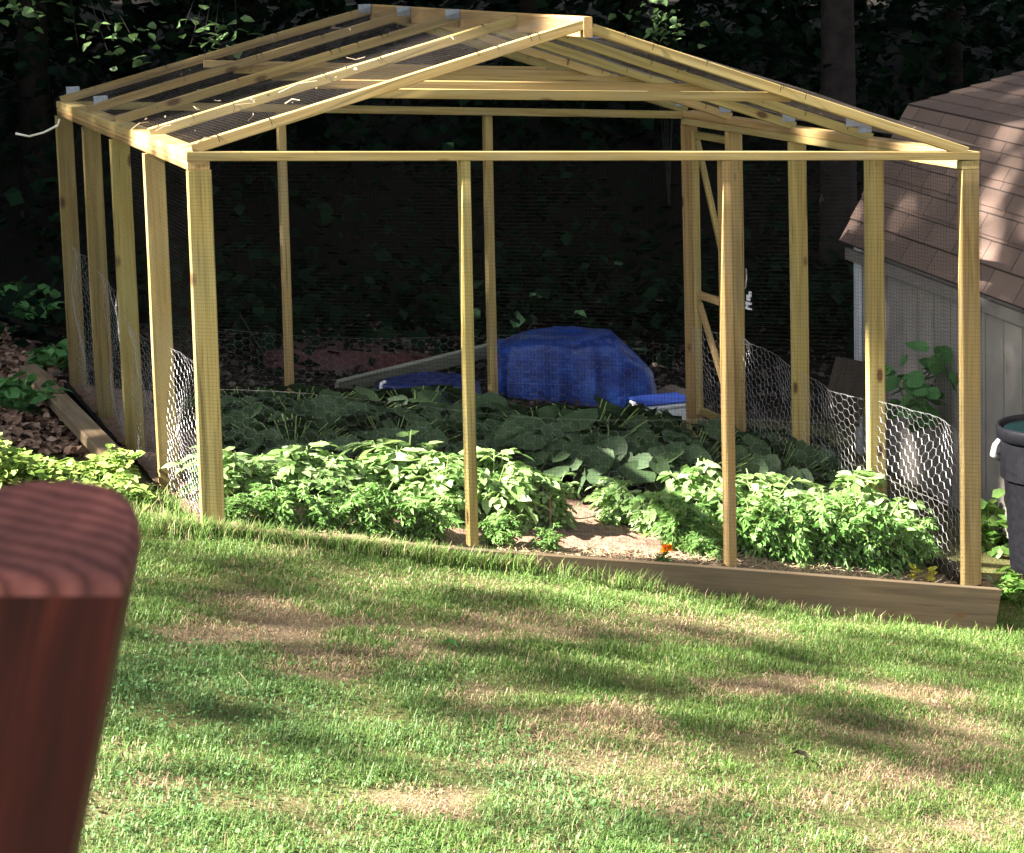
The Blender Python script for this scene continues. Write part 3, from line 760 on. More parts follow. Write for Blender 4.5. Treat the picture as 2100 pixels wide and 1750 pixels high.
squash(600, 1.55, 850, .7, 'squash plant just behind the left tomatoes', 5)
squash(800, 1.6, 850, .7, 'squash plant just behind the tallest tomato', 4)
squash(960, 2.4, 835, .8, 'squash plant at the foot of the centre back wall stud', 6)
squash(1100, 2.1, 842, .8, 'squash plant below the middle of the blue tarp mound', 7)
squash(1200, 1.9, 822, 1.0, 'large squash plant before the right half of the tarp mound', 8)
squash(1310, 2.1, 858, .9, 'large squash plant in front of the white cooler', 9)
squash(1420, 1.8, 880, .8, 'squash plant left of the second front post beneath the door', 10)
squash(1250, 1.6, 868, .85, 'nearest squash plant, behind the bare soil gap', 11)
squash(1400, 1.5, 880, .8, 'squash plant behind the right tomatoes near the second front post', 12)
squash(1580, 1.5, 900, .7, 'dim squash plant between the two right wall studs', 13)
squash(1560, 2.3, 880, .7, 'dim squash plant at the foot of the door', 14)

# marigold
P = on(1362, 1150, 1, .06); P[2] = float(soilz(P[0], .06)) - .005
mg = empty('marigold', P, 'orange marigold flower blooming at the front board', 'flower')
v, f = path_tube([P, P + (0, 0, .05), P + (.004, -.01, .085)], .003, 5); np_mesh('stem', v, f, M_STEM, mg)
n = 46; a = rng.uniform(0, 6.28, n); ring = np.sort(rng.uniform(0, 1, n))
hp = P + np.array([.004, -.02, .092]) + np.stack([np.cos(a) * .006 * ring, np.sin(a) * .006 * ring, -.010 * ring], 1)
v, f = stamp(DIA_V * [1.4, 1, 1], [DIA_T], hp, rotmats(a - math.pi / 2, .9 - ring * 1.2, np.zeros(n)), .020 + .016 * ring); np_mesh('petals', v, f, M_ORANGE, mg)
n = 24; a = rng.uniform(0, 6.28, n)
v, f = stamp(LEAF_V, [LEAF_Q, LEAF_T], P + np.stack([0 * a, 0 * a, rng.uniform(.01, .05, n)], 1), rotmats(a, rng.uniform(-.2, .6, n), a * 0), np.full(n, .045)); np_mesh('leaves', v, f, M_HERB, mg)
# small yellow plant by the right corner
P = on(1893, 1190, 1, .16); P[2] = float(soilz(P[0], .16))
n = 16; a = rng.uniform(0, 6.28, n)
v, f = stamp(RL_V, [RL_T], P + np.stack([.03 * np.cos(a), .03 * np.sin(a), rng.uniform(.01, .06, n)], 1), rotmats(a - 1.57, rng.uniform(-.3, .5, n), a * 0), rng.uniform(.03, .05, n))
props(np_mesh('yellow_seedling', v, f, M_YELLOW), 'small yellow leafed seedling near the front right corner post', 'seedling')
# wooden stake at the staked tomato
P = on(1128, 1045, 1, .66); P[2] = float(soilz(P[0], .66))
props(board('plant_stake', P - (0, 0, .03), P + (0, 0, .17), .012, .012, (1, 0, 0), M_TIMBER), 'short wooden stake in the bare soil under a tomato plant', 'stake')
# straw mulch strewn on the soil
n = 1500; X = rng.uniform(1.3, 3.4, n); Y = rng.uniform(.02, .3, n); k = np.ones(n, bool)
P = np.stack([X, Y, soilz(X, Y) + .012], 1); a = rng.uniform(0, 6.28, n); L = rng.uniform(.02, .06, n)[:, None]
d = np.stack([np.cos(a), np.sin(a), rng.normal(0, .25, n)], 1) * L
v, f = tubes(P - d, P + d, .0014)
props(np_mesh('straw_mulch', v, f, M_STRAW), 'dry straw strewn on the soil behind the front board', 'straw', kind='stuff')

# ------------------------------------------------------------------ lawn grass and ground cover
def in_view(P, mx=520, my=260):
    x, y, z = proj(P); return (x > -mx) & (x < 2100 + mx) & (y > -50) & (y < 1750 + my) & (z > 0)
def scatter(n, x0, x1, y0, y1, keep):
    X = rng.uniform(x0, x1, n); Y = rng.uniform(y0, y1, n); Z = gz(X, Y); P = np.stack([X, Y, Z], 1)
    return P[keep(X, Y) & in_view(P)]
def lawn_keep(X, Y):
    return ((Y < -.045) | (X < -.12) | (X > XR + .09)) & (Y < 1.15 + .12 * wob(X * 2, Y, 2)) & ~((X < -.12) & (Y > .25 + .1 * wob(X, Y, 4))) & ~((X > XR) & (Y > .6))
P = scatter(1600000, -3.8, 7.6, -5.4, 1.2, lawn_keep)
dr = dryness(P[:, 0], P[:, 1]); lu = lushness(P[:, 0], P[:, 1])
clump = wob(P[:, 0] * 9, P[:, 1] * 9, 2.0)
keep = rng.uniform(0, 1, len(P)) < (1 - .38 * dr) * np.clip(.85 + .5 * clump, .35, 1)
P, dr, lu, clump = P[keep], dr[keep], lu[keep], clump[keep]
n = len(P); print('grass blades', n)
isdry = (rng.uniform(0, 1, n) < np.clip(dr * .80 + .035 - .03 * lu, 0, 1)).astype(float)
h = rng.uniform(.012, .031, n) * (1 - .35 * dr) * np.clip(1 + .6 * clump, .55, 1.9) * np.where(rng.uniform(0, 1, n) < .04, 1.8, 1); wd = rng.uniform(.0008, .0018, n)
ya = rng.uniform(0, 6.28, n); lean = rng.uniform(.3, 1.5, n) * (1 + .6 * isdry)
dx, dy = np.cos(ya), np.sin(ya)
side = np.stack([-dy, dx, 0 * dx], 1) * wd[:, None]
dirv = np.stack([dx, dy, 0 * dx], 1)
upv = np.array([0, 0, 1.])
p1 = P + dirv * (h * lean * .35)[:, None] + upv * (h * .6)[:, None]
p2 = P + dirv * (h * lean * 1.0)[:, None] + upv * (h * np.maximum(.2, 1 - .45 * lean))[:, None]
V = np.stack([P - side, P + side, p1 + side * .8, p1 - side * .8, p2], 1).reshape(-1, 3)
b0 = (np.arange(n) * 5)[:, None]
Fq = b0 + np.array([[0, 1, 2, 3]]); Ft = b0 + np.array([[3, 2, 4]])
gr = np_mesh('lawn_grass', V, [Fq, Ft], M_GRASS, attrs={'dry': np.repeat(isdry, 5), 'lush': np.repeat(lu, 5)})
props(gr, 'short patchy lawn grass with worn straw coloured patches', 'grass', kind='stuff')
# clover in the lush corner
P = scatter(36000, -2.5, 2.5, -5.0, -.6, lambda X, Y: rng.uniform(0, 1, len(X)) < np.clip(lushness(X, Y) * 1.2 - .25, 0, 1) * (1 - dryness(X, Y)))
n = len(P); P[:, 2] += rng.uniform(.012, .04, n)
v, f = stamp(RL_V, [RL_T], P, rotmats(rng.uniform(0, 6.28, n), rng.normal(0, .4, n), rng.normal(0, .4, n)), rng.uniform(.007, .013, n))
M_CLOVER = leaf_mat('clover_leaf', (.035, .10, .025), (.06, .15, .04), (.10, .20, .065), .3, .75)
props(np_mesh('clover', v, f, M_CLOVER), 'low clover mixed through the lush left part of the lawn', 'clover', kind='stuff')
# taller tufts along the board and the corner post
P = np.concatenate([scatter(8000, -.3, 3.7, -.14, -.045, lambda X, Y: rng.uniform(0, 1, len(X)) < (.35 + .6 * (wob(X * 6, Y, 3) > 0)) * np.clip(1.15 - .3 * X, .18, 1)),
                    scatter(1500, -.5, 0.0, -.2, .6, lambda X, Y: X < 2), scatter(3000, -.2, 1.35, -.10, -.043, lambda X, Y: X < 9)])
n = len(P); h = rng.uniform(.035, .10, n) * np.where(P[:, 0] > 1.9, .6, 1); ya = rng.uniform(0, 6.28, n)
dirv = np.stack([np.cos(ya), np.sin(ya), 0 * ya], 1); side = np.stack([-np.sin(ya), np.cos(ya), 0 * ya], 1) * .0016
p1 = P + dirv * (h * .15)[:, None] + upv * (h * .6)[:, None]; p2 = P + dirv * (h * .6)[:, None] + upv * (h * .95)[:, None]
V = np.stack([P - side, P + side, p1 + side * .8, p1 - side * .8, p2], 1).reshape(-1, 3); b0 = (np.arange(n) * 5)[:, None]
props(np_mesh('edge_grass', V, [b0 + np.array([[0, 1, 2, 3]]), b0 + np.array([[3, 2, 4]])], M_GRASS,
      attrs={'dry': np.repeat((rng.uniform(0, 1, n) < .12).astype(float), 5), 'lush': np.zeros(n * 5)}),
      'longer uncut grass along the bed board and corner post', 'grass', kind='stuff')
# leafy ground cover left of the cage
P = scatter(24000, -3.2, -.1, .15, 2.0, lambda X, Y: (Y > .28 + .12 * wob(X * 3, Y, 3)) & (Y < 1.25 + .25 * wob(X * 2, Y * 2, 2)) & ((X < -.16) | (rng.uniform(0, 1, len(X)) < .2)))
n = len(P); hgt = .02 + .13 * np.clip(.6 + wob(P[:, 0] * 5, P[:, 1] * 5, 2), .15, 1.3); P[:, 2] += hgt * rng.uniform(.1, 1, n) ** .7
v, f = stamp(LEAF_V * [1.35, 1, 1], [LEAF_Q, LEAF_T], P, rotmats(rng.uniform(0, 6.28, n), rng.uniform(-.5, .5, n), rng.normal(0, .35, n)), rng.uniform(.035, .06, n))
props(np_mesh('ground_cover', v, f, M_COVER), 'sunlit yellow green ground cover left of the corner post', 'ground cover', kind='stuff')

# darker leafy plants behind it, each a clump
def leaf_clump(name, px, py, w, h, n, size, mat, label, cat, group=None, tmpl=(LEAF_V * [1.5, 1, 1], [LEAF_Q, LEAF_T]), base=None):
    P0 = atground(px, py) if base is None else np.asarray(base, float)
    d = rng.normal(0, 1, (n, 3)); d /= np.linalg.norm(d, axis=1, keepdims=True); rr = rng.uniform(.35, 1, n)[:, None] ** .5
    P = d * rr * np.array([w / 2, w / 2, h / 2]); lob = 1 + .3 * np.sin(3 * np.arctan2(d[:, 1], d[:, 0]) + 1.0); P *= lob[:, None]
    P[:, 2] = np.abs(P[:, 2] + h * .45)
    M, sc = random_leaves(P, size)
    e = empty(name, P0, label, cat, group)
    v, f = stamp(*tmpl, P + P0, M, sc); np_mesh('foliage', v, f, mat, e)
    st = [path_tube([P0, P0 + P[i] * [.5, .5, .55], P0 + P[i]], .005, 4, .002) for i in range(0, n, max(1, n // 14))]
    v, f = cat_geo(st); np_mesh('stem', v, f, M_STEM, e)
    return e
UG = 'dim leafy weeds under the trees left of the cage'
leaf_clump('weed_clump', 35, 850, .36, .22, 110, .08, M_SQ, 'dark leafy weed behind the sunlit ground cover at the left edge', 'weed', UG)
leaf_clump('weed_clump', 30, 660, .55, .26, 130, .10, M_SQ, 'broad leafed weed clump above the leaf pile at the left edge', 'weed', UG)
leaf_clump('weed_clump', 105, 760, .24, .16, 45, .09, M_SQ, 'small broad leafed weed between the leaf pile and the cage', 'weed', UG)
leaf_clump('weed_clump', 2075, 1235, .24, .2, 60, .07, M_WEED, 'bright green weed at the foot of the dark bin', 'weed')
leaf_clump('weed_clump', 2030, 1130, .22, .3, 90, .07, M_WEED, 'dim weed between the right corner post and the bin', 'weed')
# leaf litter
P = scatter(60000, -4, .05, 1.6, 9, lambda X, Y: np.ones(len(X), bool)); n = len(P); P[:, 2] += rng.uniform(.0, .025, n)
P2 = scatter(7000, 0, 9, 3.6, 7, lambda X, Y: np.ones(len(X), bool)); P2[:, 2] += rng.uniform(0, .012, len(P2))
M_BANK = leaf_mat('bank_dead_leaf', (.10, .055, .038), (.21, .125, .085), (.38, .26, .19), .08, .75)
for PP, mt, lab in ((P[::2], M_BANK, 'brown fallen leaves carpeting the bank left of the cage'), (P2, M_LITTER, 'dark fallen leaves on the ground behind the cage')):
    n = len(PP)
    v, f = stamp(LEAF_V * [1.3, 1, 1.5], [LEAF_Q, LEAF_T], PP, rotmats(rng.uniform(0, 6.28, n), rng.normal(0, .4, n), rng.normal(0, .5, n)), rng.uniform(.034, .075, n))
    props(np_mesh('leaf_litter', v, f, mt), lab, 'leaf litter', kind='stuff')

# ------------------------------------------------------------------ things behind and beside the cage
def lift(px, py, Z, dz=0):
    P = atz(px, py, Z); P[2] += dz; return P
# landscape timbers left
a = atground(60, 760, .10); b = atground(232, 940, .09)
props(board('landscape_timber', a, b, .10, .06, (1, .3, 0), M_TIMBER, bev=.006), 'brown landscape timber lying outside the left wall of the cage', 'timber')
a = atground(-60, 640, .05); b = atground(118, 690, .05)
v, f = path_tube([a, a * .6 + b * .4 + (0, 0, .03), b], .028, 8, .016)
props(np_mesh('fallen_branch', v, f, M_BARK, smooth=True), 'bare fallen branch on the leaf pile left of the cage', 'branch')
a = atground(500, 650, .5)
a = on(492, 645, 1, 4.6); b = on(565, 770, 1, 4.2)
v, f = path_tube([a, (a + b) / 2 + (.01, 0, -.01), b], .006, 5)
props(np_mesh('leaning_stick', v, f, M_BARK), 'thin grey stick leaning behind the back wall of the cage', 'stick')
# black plastic edging between the back left posts
a = on(140, 840, 0, -.05); b = on(245, 905, 0, -.05)
v, f = cat_geo([box_geo((0, 0, 0), .02, 1.5, .16)])
props(np_mesh('plastic_edging', v + np.array([-.05, 2.5, -1.56]), f, M_BIN), 'black plastic edging strip at the foot of the left wall', 'edging')

# big blue tarp over a pile
def tarp(name, c, wx, wy, h, r, seed, label):
    q = np.random.default_rng(seed); na, nr = 160, 40
    th = np.linspace(0, 2 * math.pi, na, endpoint=False)
    kk = [(int(q.integers(5, 19)), q.uniform(0, 6.28), q.uniform(.3, 1)) for _ in range(7)]
    fold = sum(a * (1 - 2 * np.abs(np.sin(k * .5 * th + p)) ** .7) for k, p, a in kk) / 2.2
    rows = [(np.zeros(na), np.zeros(na), np.full(na, h))]
    vs = [np.array([[0, 0, h]])]
    for j in range(1, nr + 1):
        t = j / nr
        if t < .5: rad = t / .5 * .80; z = h * (1 - .05 * (t / .5) ** 4)
        else:
            s = (t - .5) / .5; rad = .80 + .12 * (1 - (1 - s) ** 2.2) + .12 * s ** 3; z = h * (.95 * (1 - s) ** 1.0 + .0) - .02 * s
        se_ = 1 / (np.abs(np.cos(th)) ** 4.5 + np.abs(np.sin(th)) ** 4.5) ** (1 / 4.5)
        rr = rad * se_ * (1 + .17 * fold * max(0, t - .36) / .64)
        zz = z + .012 * np.sin(th * 3 + seed) * (t > .2) + (.02 * fold if .4 < t < .8 else 0) * h
        # sloping shoulder to the right
        x = rr * np.cos(th) * wx / 2; y = rr * np.sin(th) * wy / 2
        zz = zz - r * h * np.clip((x / (wx / 2) - .40), 0, 1) * 1.15
        zz = zz + .018 * wob(x * 9 + seed, y * 9, 1.3) * h / .5
        vs.append(np.stack([x, y, np.maximum(zz, -.03)], 1))
    V = np.concatenate(vs); F3 = np.array([[0, 1 + i, 1 + (i + 1) % na] for i in range(na)])
    F4 = np.array([[1 + (j - 1) * na + i, 1 + j * na + i, 1 + j * na + (i + 1) % na, 1 + (j - 1) * na + (i + 1) % na] for j in range(1, nr) for i in range(na)])
    o = np_mesh(name, V, [F3, F4], M_TARP, smooth=True); o.location = c; o.rotation_euler = (0, 0, -.33)
    props(o, label, 'tarp'); return o
c = on(1178, 850, 1, 4.3); c[2] = on(1165, 885, 1, 4.3)[2]
tarp('blue_tarp', c, 1.22, .8, on(1165, 679, 1, 4.4)[2] - c[2], .75, 3, 'bright blue tarp draped over a tall pile behind the squash')
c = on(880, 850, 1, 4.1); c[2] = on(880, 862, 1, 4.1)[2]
tarp('blue_tarp', c, .75, .5, on(880, 775, 1, 4.1)[2] - c[2], .2, 9, 'low blue tarp heap left of the tall tarp covered pile, coloured darker for shade').data.materials[0] = plain('shaded_blue_tarp', (.008, .02, .12), .5, 0, 12, .5, .5, .02)  # darker copy of the tarp colour paints in the deeper shade here
# faded red sheet, humped like an upturned shell, and the grey plank before it
a = on(560, 800, 1, 5.0)
pts = []
for (x, yt, yb) in ((540, 700, 770), (600, 693, 782), (680, 697, 792), (760, 706, 775), (830, 716, 758), (885, 728, 742)):
    T0 = on(x, yt, 1, 5.6); M0 = on(x, yt + (yb - yt) * .28, 1, 5.0); B0 = on(x, yb + 14, 1, 4.85)
    pts.append((T0, M0, B0, on(x, yb + 14, 1, 5.8)))
pts = np.array(pts); ns = len(pts)
V = pts.reshape(-1, 3); Fq = []; 
for i in range(ns - 1):
    for j in range(4): Fq.append((i * 4 + j, i * 4 + (j + 1) % 4, (i + 1) * 4 + (j + 1) % 4, (i + 1) * 4 + j))
Fq += [(0, 1, 2, 3), ((ns - 1) * 4 + 3, (ns - 1) * 4 + 2, (ns - 1) * 4 + 1, (ns - 1) * 4)]
o = np_mesh('red_sheet', V, [np.array(Fq)], [M_RED, M_PINK]); props(o, 'faded dark red covered heap behind the back left of the cage', 'covered heap')
for i, p in enumerate(o.data.polygons): p.material_index = 1 if (i % 4 == 0 and i < (ns - 1) * 4) else 0
a = on(690, 795, 1, 4.25); b = on(1030, 712, 1, 4.6)
props(board('grey_plank', a, b, .10, .03, (0, -.5, 1), M_GREYBOARD), 'weathered grey plank sloping up to the blue tarp', 'plank')
# hooked white pipe
a = on(783, 850, 1, 3.2); b = on(781, 792, 1, 3.2)
v, f = path_tube([a, b, b + (.004, 0, .014), b + (.02, 0, .02), b + (.03, 0, .02)], .010, 8)
props(np_mesh('white_pipe', v, f, M_WHITE, smooth=True), 'thin hooked white pipe standing among the squash leaves', 'pipe')
# cooler
c = on(1368, 895, 1, 3.55); c[2] = on(1368, 905, 1, 3.55)[2]; ztop = on(1368, 824, 1, 3.55)[2]; H = ztop - c[2]
cool = empty('cooler', c, 'white cooler with a blue rimmed lid beside the tarp covered pile', 'cooler')
def rbox(name, c, sx, sy, sz, mt, parent, bv=.012):
    v, f = box_geo((0, 0, 0), sx, sy, sz); o = np_mesh(name, v, f, mt); o.location = c
    md = o.modifiers.new('bevel', 'BEVEL'); md.width = bv; md.segments = 2; attach(o, parent); return o
rbox('body', c + (0.02, .12, H * .4), .30, .24, H * .8, M_WHITE, cool)
rbox('lid', c + (0.02, .12, H * .87), .32, .26, H * .12, M_WHITE, cool)
rbox('rim', c + (0.02, .12, H * .965), .325, .265, H * .06, plain('blue_plastic', (.03, .07, .35), .4, 0, 20, .1, 0), cool, .006)
# stone
q = rng.normal(0, 1, (60, 3)); import bmesh
bm = bmesh.new(); bmesh.ops.create_icosphere(bm, subdivisions=3, radius=1)
for vv in bm.verts:
    k = 1 + .16 * float(wob(vv.co.x * 2 + vv.co.z, vv.co.y * 2, 2)); vv.co = (vv.co.x * .14 * k, vv.co.y * .12 * k, vv.co.z * .10 * k)
me = bpy.data.meshes.new('stone'); bm.to_mesh(me); bm.free(); me.materials.append(M_ROCK)
for p in me.polygons: p.use_smooth = True
o = bpy.data.objects.new('stone', me); COL.objects.link(o); o.location = on(1378, 822, 1, 4.2); props(o, 'rounded brown stone between the tarp and the door', 'stone')

# ------------------------------------------------------------------ shed
VPd = ray(-300, -250); ax = -VPd / np.linalg.norm(VPd)        # axis pointing from far end to near end
PE = atz(1723, 495, 13.2)
cr = np.cross(ax, (0, 0, 1)); cr /= np.linalg.norm(cr); 
if cr[0] < 0: cr = -cr
def onpl(px, py, P0, nrm):
    r = ray(px, py); return C + r * (((P0 - C) @ nrm) / (r @ nrm))
PB = onpl(1862, 217, PE, ax); PU = onpl(2100, 147, PE, ax)
PRg = PB + (PU - PB) * 1.25                                   # ridge, far end
LEN = 5.2
upn = np.cross(cr, ax); upn = upn if upn[2] > 0 else -upn
e1 = PB - PE; e2 = PRg - PB
cw = lambda d: (d @ cr)
mirror = lambda P: P + cr * 2 * cw(PRg - P)
shed = empty('shed', PE + cr * .3 - np.array([0, 0, 1.2]), 'beige garden shed with a brown shingled gambrel roof right of the cage', 'shed')
prof = [PE, PB, PRg, mirror(PB), mirror(PE)]
def roof_slab(p, q, u0):
    t = np.cross(q - p, ax); t /= np.linalg.norm(t); t = t if t[2] > 0 else -t
    L1 = np.linalg.norm(q - p); nseg = max(2, int(L1 / .135)); V = []; U = []; Fq = []
    # courses: each shingle row overlaps the one below by a small step
    for i in range(nseg):
        a, b = p + (q - p) * i / nseg, p + (q - p) * (i + 1.06) / nseg
        if i == nseg - 1: b = q
        o = len(V); a2 = a + t * .012; b2 = b + t * .003
        V += [a2, a2 + ax * LEN, b2 + ax * LEN, b2, a - t * .004, a - t * .004 + ax * LEN]
        v0, v1 = u0 + L1 * i / nseg, u0 + L1 * (i + 1) / nseg
        U += [(0, v0), (LEN, v0), (LEN, v1), (0, v1), (0, v0), (LEN, v0)]
        Fq += [(o, o + 1, o + 2, o + 3), (o + 4, o + 5, o + 1, o)]
    o = len(V); V += [p - t * .03, p - t * .03 + ax * LEN, q - t * .03 + ax * LEN, q - t * .03, p - t * .004, p - t * .004 + ax * LEN, q + ax * LEN, q]
    U += [(0, 0)] * 8; Fq += [(o + 3, o + 2, o + 1, o), (o, o + 1, o + 5, o + 4), (o, o + 4, o + 7, o + 3)]
    return np.array(V), [np.array(Fq)], np.array(U)
gs = [roof_slab(prof[i], prof[i + 1], 0) for i in range(2)] + [roof_slab(prof[i + 1], prof[i], 0) for i in (2, 3)]
V, Fs = cat_geo([(g[0], g[1]) for g in gs]); np_mesh('roof', V, Fs, M_SHINGLE, shed, uv=np.concatenate([g[2] for g in gs]))
# walls under the eaves
ins = .06; hwall = 1.25
WL = PE + cr * ins; WR = mirror(PE) - cr * ins; top = np.array([0, 0, .0]); dn = np.array([0, 0, -hwall])
wv = []; wf = []; wu = []
def quad(a, b, c_, d, us):
    o = len(wv); wv.extend([a, b, c_, d]); wu.extend(us); wf.append((o, o + 1, o + 2, o + 3))
st = ax * .10; en = ax * (LEN - .1)
quad(WL + st + dn, WL + en + dn, WL + en, WL + st, [(0, 0), (LEN, 0), (LEN, 1), (0, 1)])
quad(WR + en + dn, WR + st + dn, WR + st, WR + en, [(0, 0), (LEN, 0), (LEN, 1), (0, 1)])
W = np.linalg.norm(WR - WL)
for e_ in (st, en):
    quad(WR + e_ + dn, WL + e_ + dn, WL + e_, WR + e_, [(0, 0), (W, 0), (W, 1), (0, 1)])
    q1, q2 = PB + cr * .05 + e_ - (0, 0, .03), mirror(PB) - cr * .05 + e_ - (0, 0, .03)
    quad(WR + e_, WL + e_, q1, q2, [(0, 0), (W, 0), (W, 1), (0, 1)])
    o = len(wv); wv.extend([q2, q1, PRg + e_ - (0, 0, .04)]); wu.extend([(0, 0), (1, 0), (.5, 1)]); wf.append((o, o + 1, o + 2, o + 2))
q4 = [f for f in wf if f[2] != f[3]]; q3 = [f[:3] for f in wf if f[2] == f[3]]
np_mesh('wall', np.array(wv), [np.array(q4), np.array(q3)], M_SIDING, shed, uv=np.array(wu))
cw0 = WL + st - cr * .012
board('corner_trim', cw0 + dn + ax * .035, cw0 + ax * .035 - (0, 0, .02), .075, .02, ax, M_TRIM, shed)
board('eave_board', PE + ax * .02 + cr * .03 - (0, 0, .07), PE + ax * (LEN - .02) + cr * .03 - (0, 0, .07), .07, .02, (0, 0, 1), M_SIDING, shed)
SPOTS.append((onpl(2062, 262, PE, np.cross(e1, ax) / np.linalg.norm(np.cross(e1, ax))), onpl(2050, 400, PE, np.cross(e1, ax) / np.linalg.norm(np.cross(e1, ax))), .035))
SPOTS.append((onpl(2050, 400, PE, np.cross(e1, ax) / np.linalg.norm(np.cross(e1, ax))), onpl(2012, 585, PE, np.cross(e1, ax) / np.linalg.norm(np.cross(e1, ax))), .035))
# leaning board at the shed corner
a = atz(1722, 865, 12.6); b = atz(1752, 742, 13.0)
props(board('leaning_board', a, b, .22, .03, (1, -.3, 0), M_DARKB), 'dark brown board leaning at the far corner of the shed', 'board')
# vine spray before the shed
vb = atground(1850, 960); tip = [atz(1885, 800, 12.0), atz(1840, 785, 12.0), atz(1930, 745, 12.0), atz(1885, 835, 12.0)]
e = empty('vine', vb, 'green leafy vine spray hanging in front of the shed wall', 'vine')
st, P, Mx, Sx = [], [], [], []
for t in tip:
    mid = vb * .5 + t * .5 + (.05, 0, .1); st.append(path_tube([vb, mid, t], .005, 5, .003))
    for k in range(11):
        P.append(t + rng.normal(0, 1, 3) * (.075, .05, .055)); Mx.append((rng.uniform(0, 6.28), rng.uniform(-1.2, -.3), rng.normal(0, .4))); Sx.append(rng.uniform(.08, .14))
Mx = np.array(Mx); v, f = cat_geo(st); np_mesh('stem', v, f, M_STEM, e)
v, f = stamp(RL_V, [RL_T], np.array(P), rotmats(*Mx.T), np.array(Sx)); np_mesh('foliage', v, f, M_SQ, e)

# ------------------------------------------------------------------ bin
Zb = 10.6
bc = atz(2146, 1165, Zb); gb = float(bc[2]); top = atz(2146, 862, Zb)[2]; Rt = (2146 - 2052) / F * Zb; Hb = top - gb
bin_ = empty('trash_bin', bc, 'dark grey trash bin with a teal lid in front of the shed', 'trash bin')
def lathe(pr, k=40, ribs=0):
    vs = []; 
    for r, z in pr:
        for j in range(k):
            a = 2 * math.pi * j / k; rr = r * (1 + (.02 if ribs and j % 5 == 0 else 0)); vs.append((rr * math.cos(a), rr * math.sin(a), z))
    q = [(i * k + j, i * k + (j + 1) % k, (i + 1) * k + (j + 1) % k, (i + 1) * k + j) for i in range(len(pr) - 1) for j in range(k)]
    return np.array(vs), [np.array(q)]
v, f = lathe([(.001, 0), (Rt * .76, 0), (Rt * .78, .02), (Rt * .90, Hb * .62), (Rt * .985, Hb * .64), (Rt * .97, Hb * .93), (Rt * .9, Hb * .93)], 40, 1); np_mesh('body', v + bc, f, M_BIN, bin_)
v, f = lathe([(Rt * .99, Hb * .90), (Rt * 1.06, Hb * .91), (Rt * 1.08, Hb * .98), (Rt * 1.05, Hb), (Rt * .98, Hb * .99), (Rt * .97, Hb * .93)]); np_mesh('rim', v + bc, f, M_BIN, bin_, smooth=True)
v, f = lathe([(Rt * .965, Hb * .955), (Rt * .9, Hb * .97), (Rt * .4, Hb * .985), (.001, Hb * .99)]); np_mesh('lid', v + bc, f, M_TEAL, bin_, smooth=True)
hp = atz(2043, 922, Zb - .02); v, f = path_tube([hp + (.02, 0, .045), hp + (-.004, 0, .02), hp + (-.016, 0, -.02), hp + (.02, 0, -.04)], .014, 8, .02)
np_mesh('handle', v, f, plain('grey_white_plastic', (.3, .3, .32), .6), bin_, smooth=True)

# ------------------------------------------------------------------ cords and twigs on the cage
a = on(122, 245, 0, -.012); pts = [a, a + (-.012, -.01, -.03), on(90, 272, 1, 3.4), on(60, 280, 1, 3.38), on(32, 274, 1, 3.36)]
v, f = path_tube(pts, .006, 6); props(np_mesh('loose_cord', v, f, M_ROPE, smooth=True), 'frayed white cord dangling from the back left roof corner', 'cord')
lp = on(1526, 552, 0, XR + .012); lr = [lp + (0.012, -.0, 0), on(1531, 570, 0, XR + .012), on(1529, 590, 0, XR + .012), on(1522, 596, 0, XR + .012)]
v, f = path_tube(lr, .004, 6); props(np_mesh('cord_loop', v, f, M_ROPE, smooth=True), 'small white cord loop hanging beside the door latch', 'cord')
def onroof(px, py, right=False):
    A = np.array((XR, 0, ZR + .03)) if right else np.array((0, 0, .03)); B = np.array((RX, 0, RZ + .006))
    nn = np.cross(B - A, (0, 1, 0)); r = ray(px, py); return C + r * (((A - C) @ nn) / (r @ nn)) + np.array((0, 0, .004))
a, b = onroof(1168, 83, True), onroof(1280, 86, True)
v, f = path_tube([a + (0, 0, .02), (a + b) / 2 + (0, 0, .012), b + (0, 0, .02)], .004, 6); props(np_mesh('nylon_line', v, f, M_BLUECORD), 'pale blue line stretched across the right roof netting', 'cord')
for (x0, y0, x1, y1), lab in (((572, 192, 650, 168), 'long pale straw caught on the left roof netting below the ridge'), ((585, 215, 615, 208), 'short curled twig on the netting near the long straw'),
                             ((402, 298, 438, 284), 'thin twig resting on the netting by the front left eave'), ((270, 268, 305, 252), 'bent twig on the netting above the sunlit eave plate')):
    a, b = onroof(x0, y0), onroof(x1, y1); mid = (a + b) / 2 + (0, 0, .012)
    v, f = path_tube([a, mid, b], .003, 5, .002); props(np_mesh('twig', v, f, M_STRAW), lab, 'twig', 'twigs caught on the roof netting')
for x, y, lab in ((408, 231, 'pale round dead leaf on the left roof netting, nearest the eave'), (437, 87, 'curled dead leaf high on the left roof netting'), (522, 212, 'small dead leaf midway up the left roof netting'), (935, 88, 'pale leaf scrap caught near the ridge')):
    P0 = onroof(x, y); v, f = stamp(RL_V * [1, 1, 3], [RL_T], P0[None] + [[0, 0, .006]], rotmats(np.array([1.0]), np.array([.4]), np.array([.3])), np.array([.03]))
    props(np_mesh('dead_leaf', v, f, plain('pale_dead_leaf', (.6, .52, .42), .7)), lab, 'leaf', 'dead leaves on the roof netting')
V_, F_ = [], []
qs, qt = rng.uniform(.03, .97, 70), rng.uniform(.02, .9, 70) ** 1.3
side = rng.uniform(0, 1, 70) < .72
pr = np.where(side[:, None], np.stack([qt * RX, qs * 3.3, .036 + qt * (RZ - .036)], 1), np.stack([XR - qt * (XR - RX), qs * 3.0, ZR + .034 + qt * (RZ - ZR - .06)], 1))
geo = []
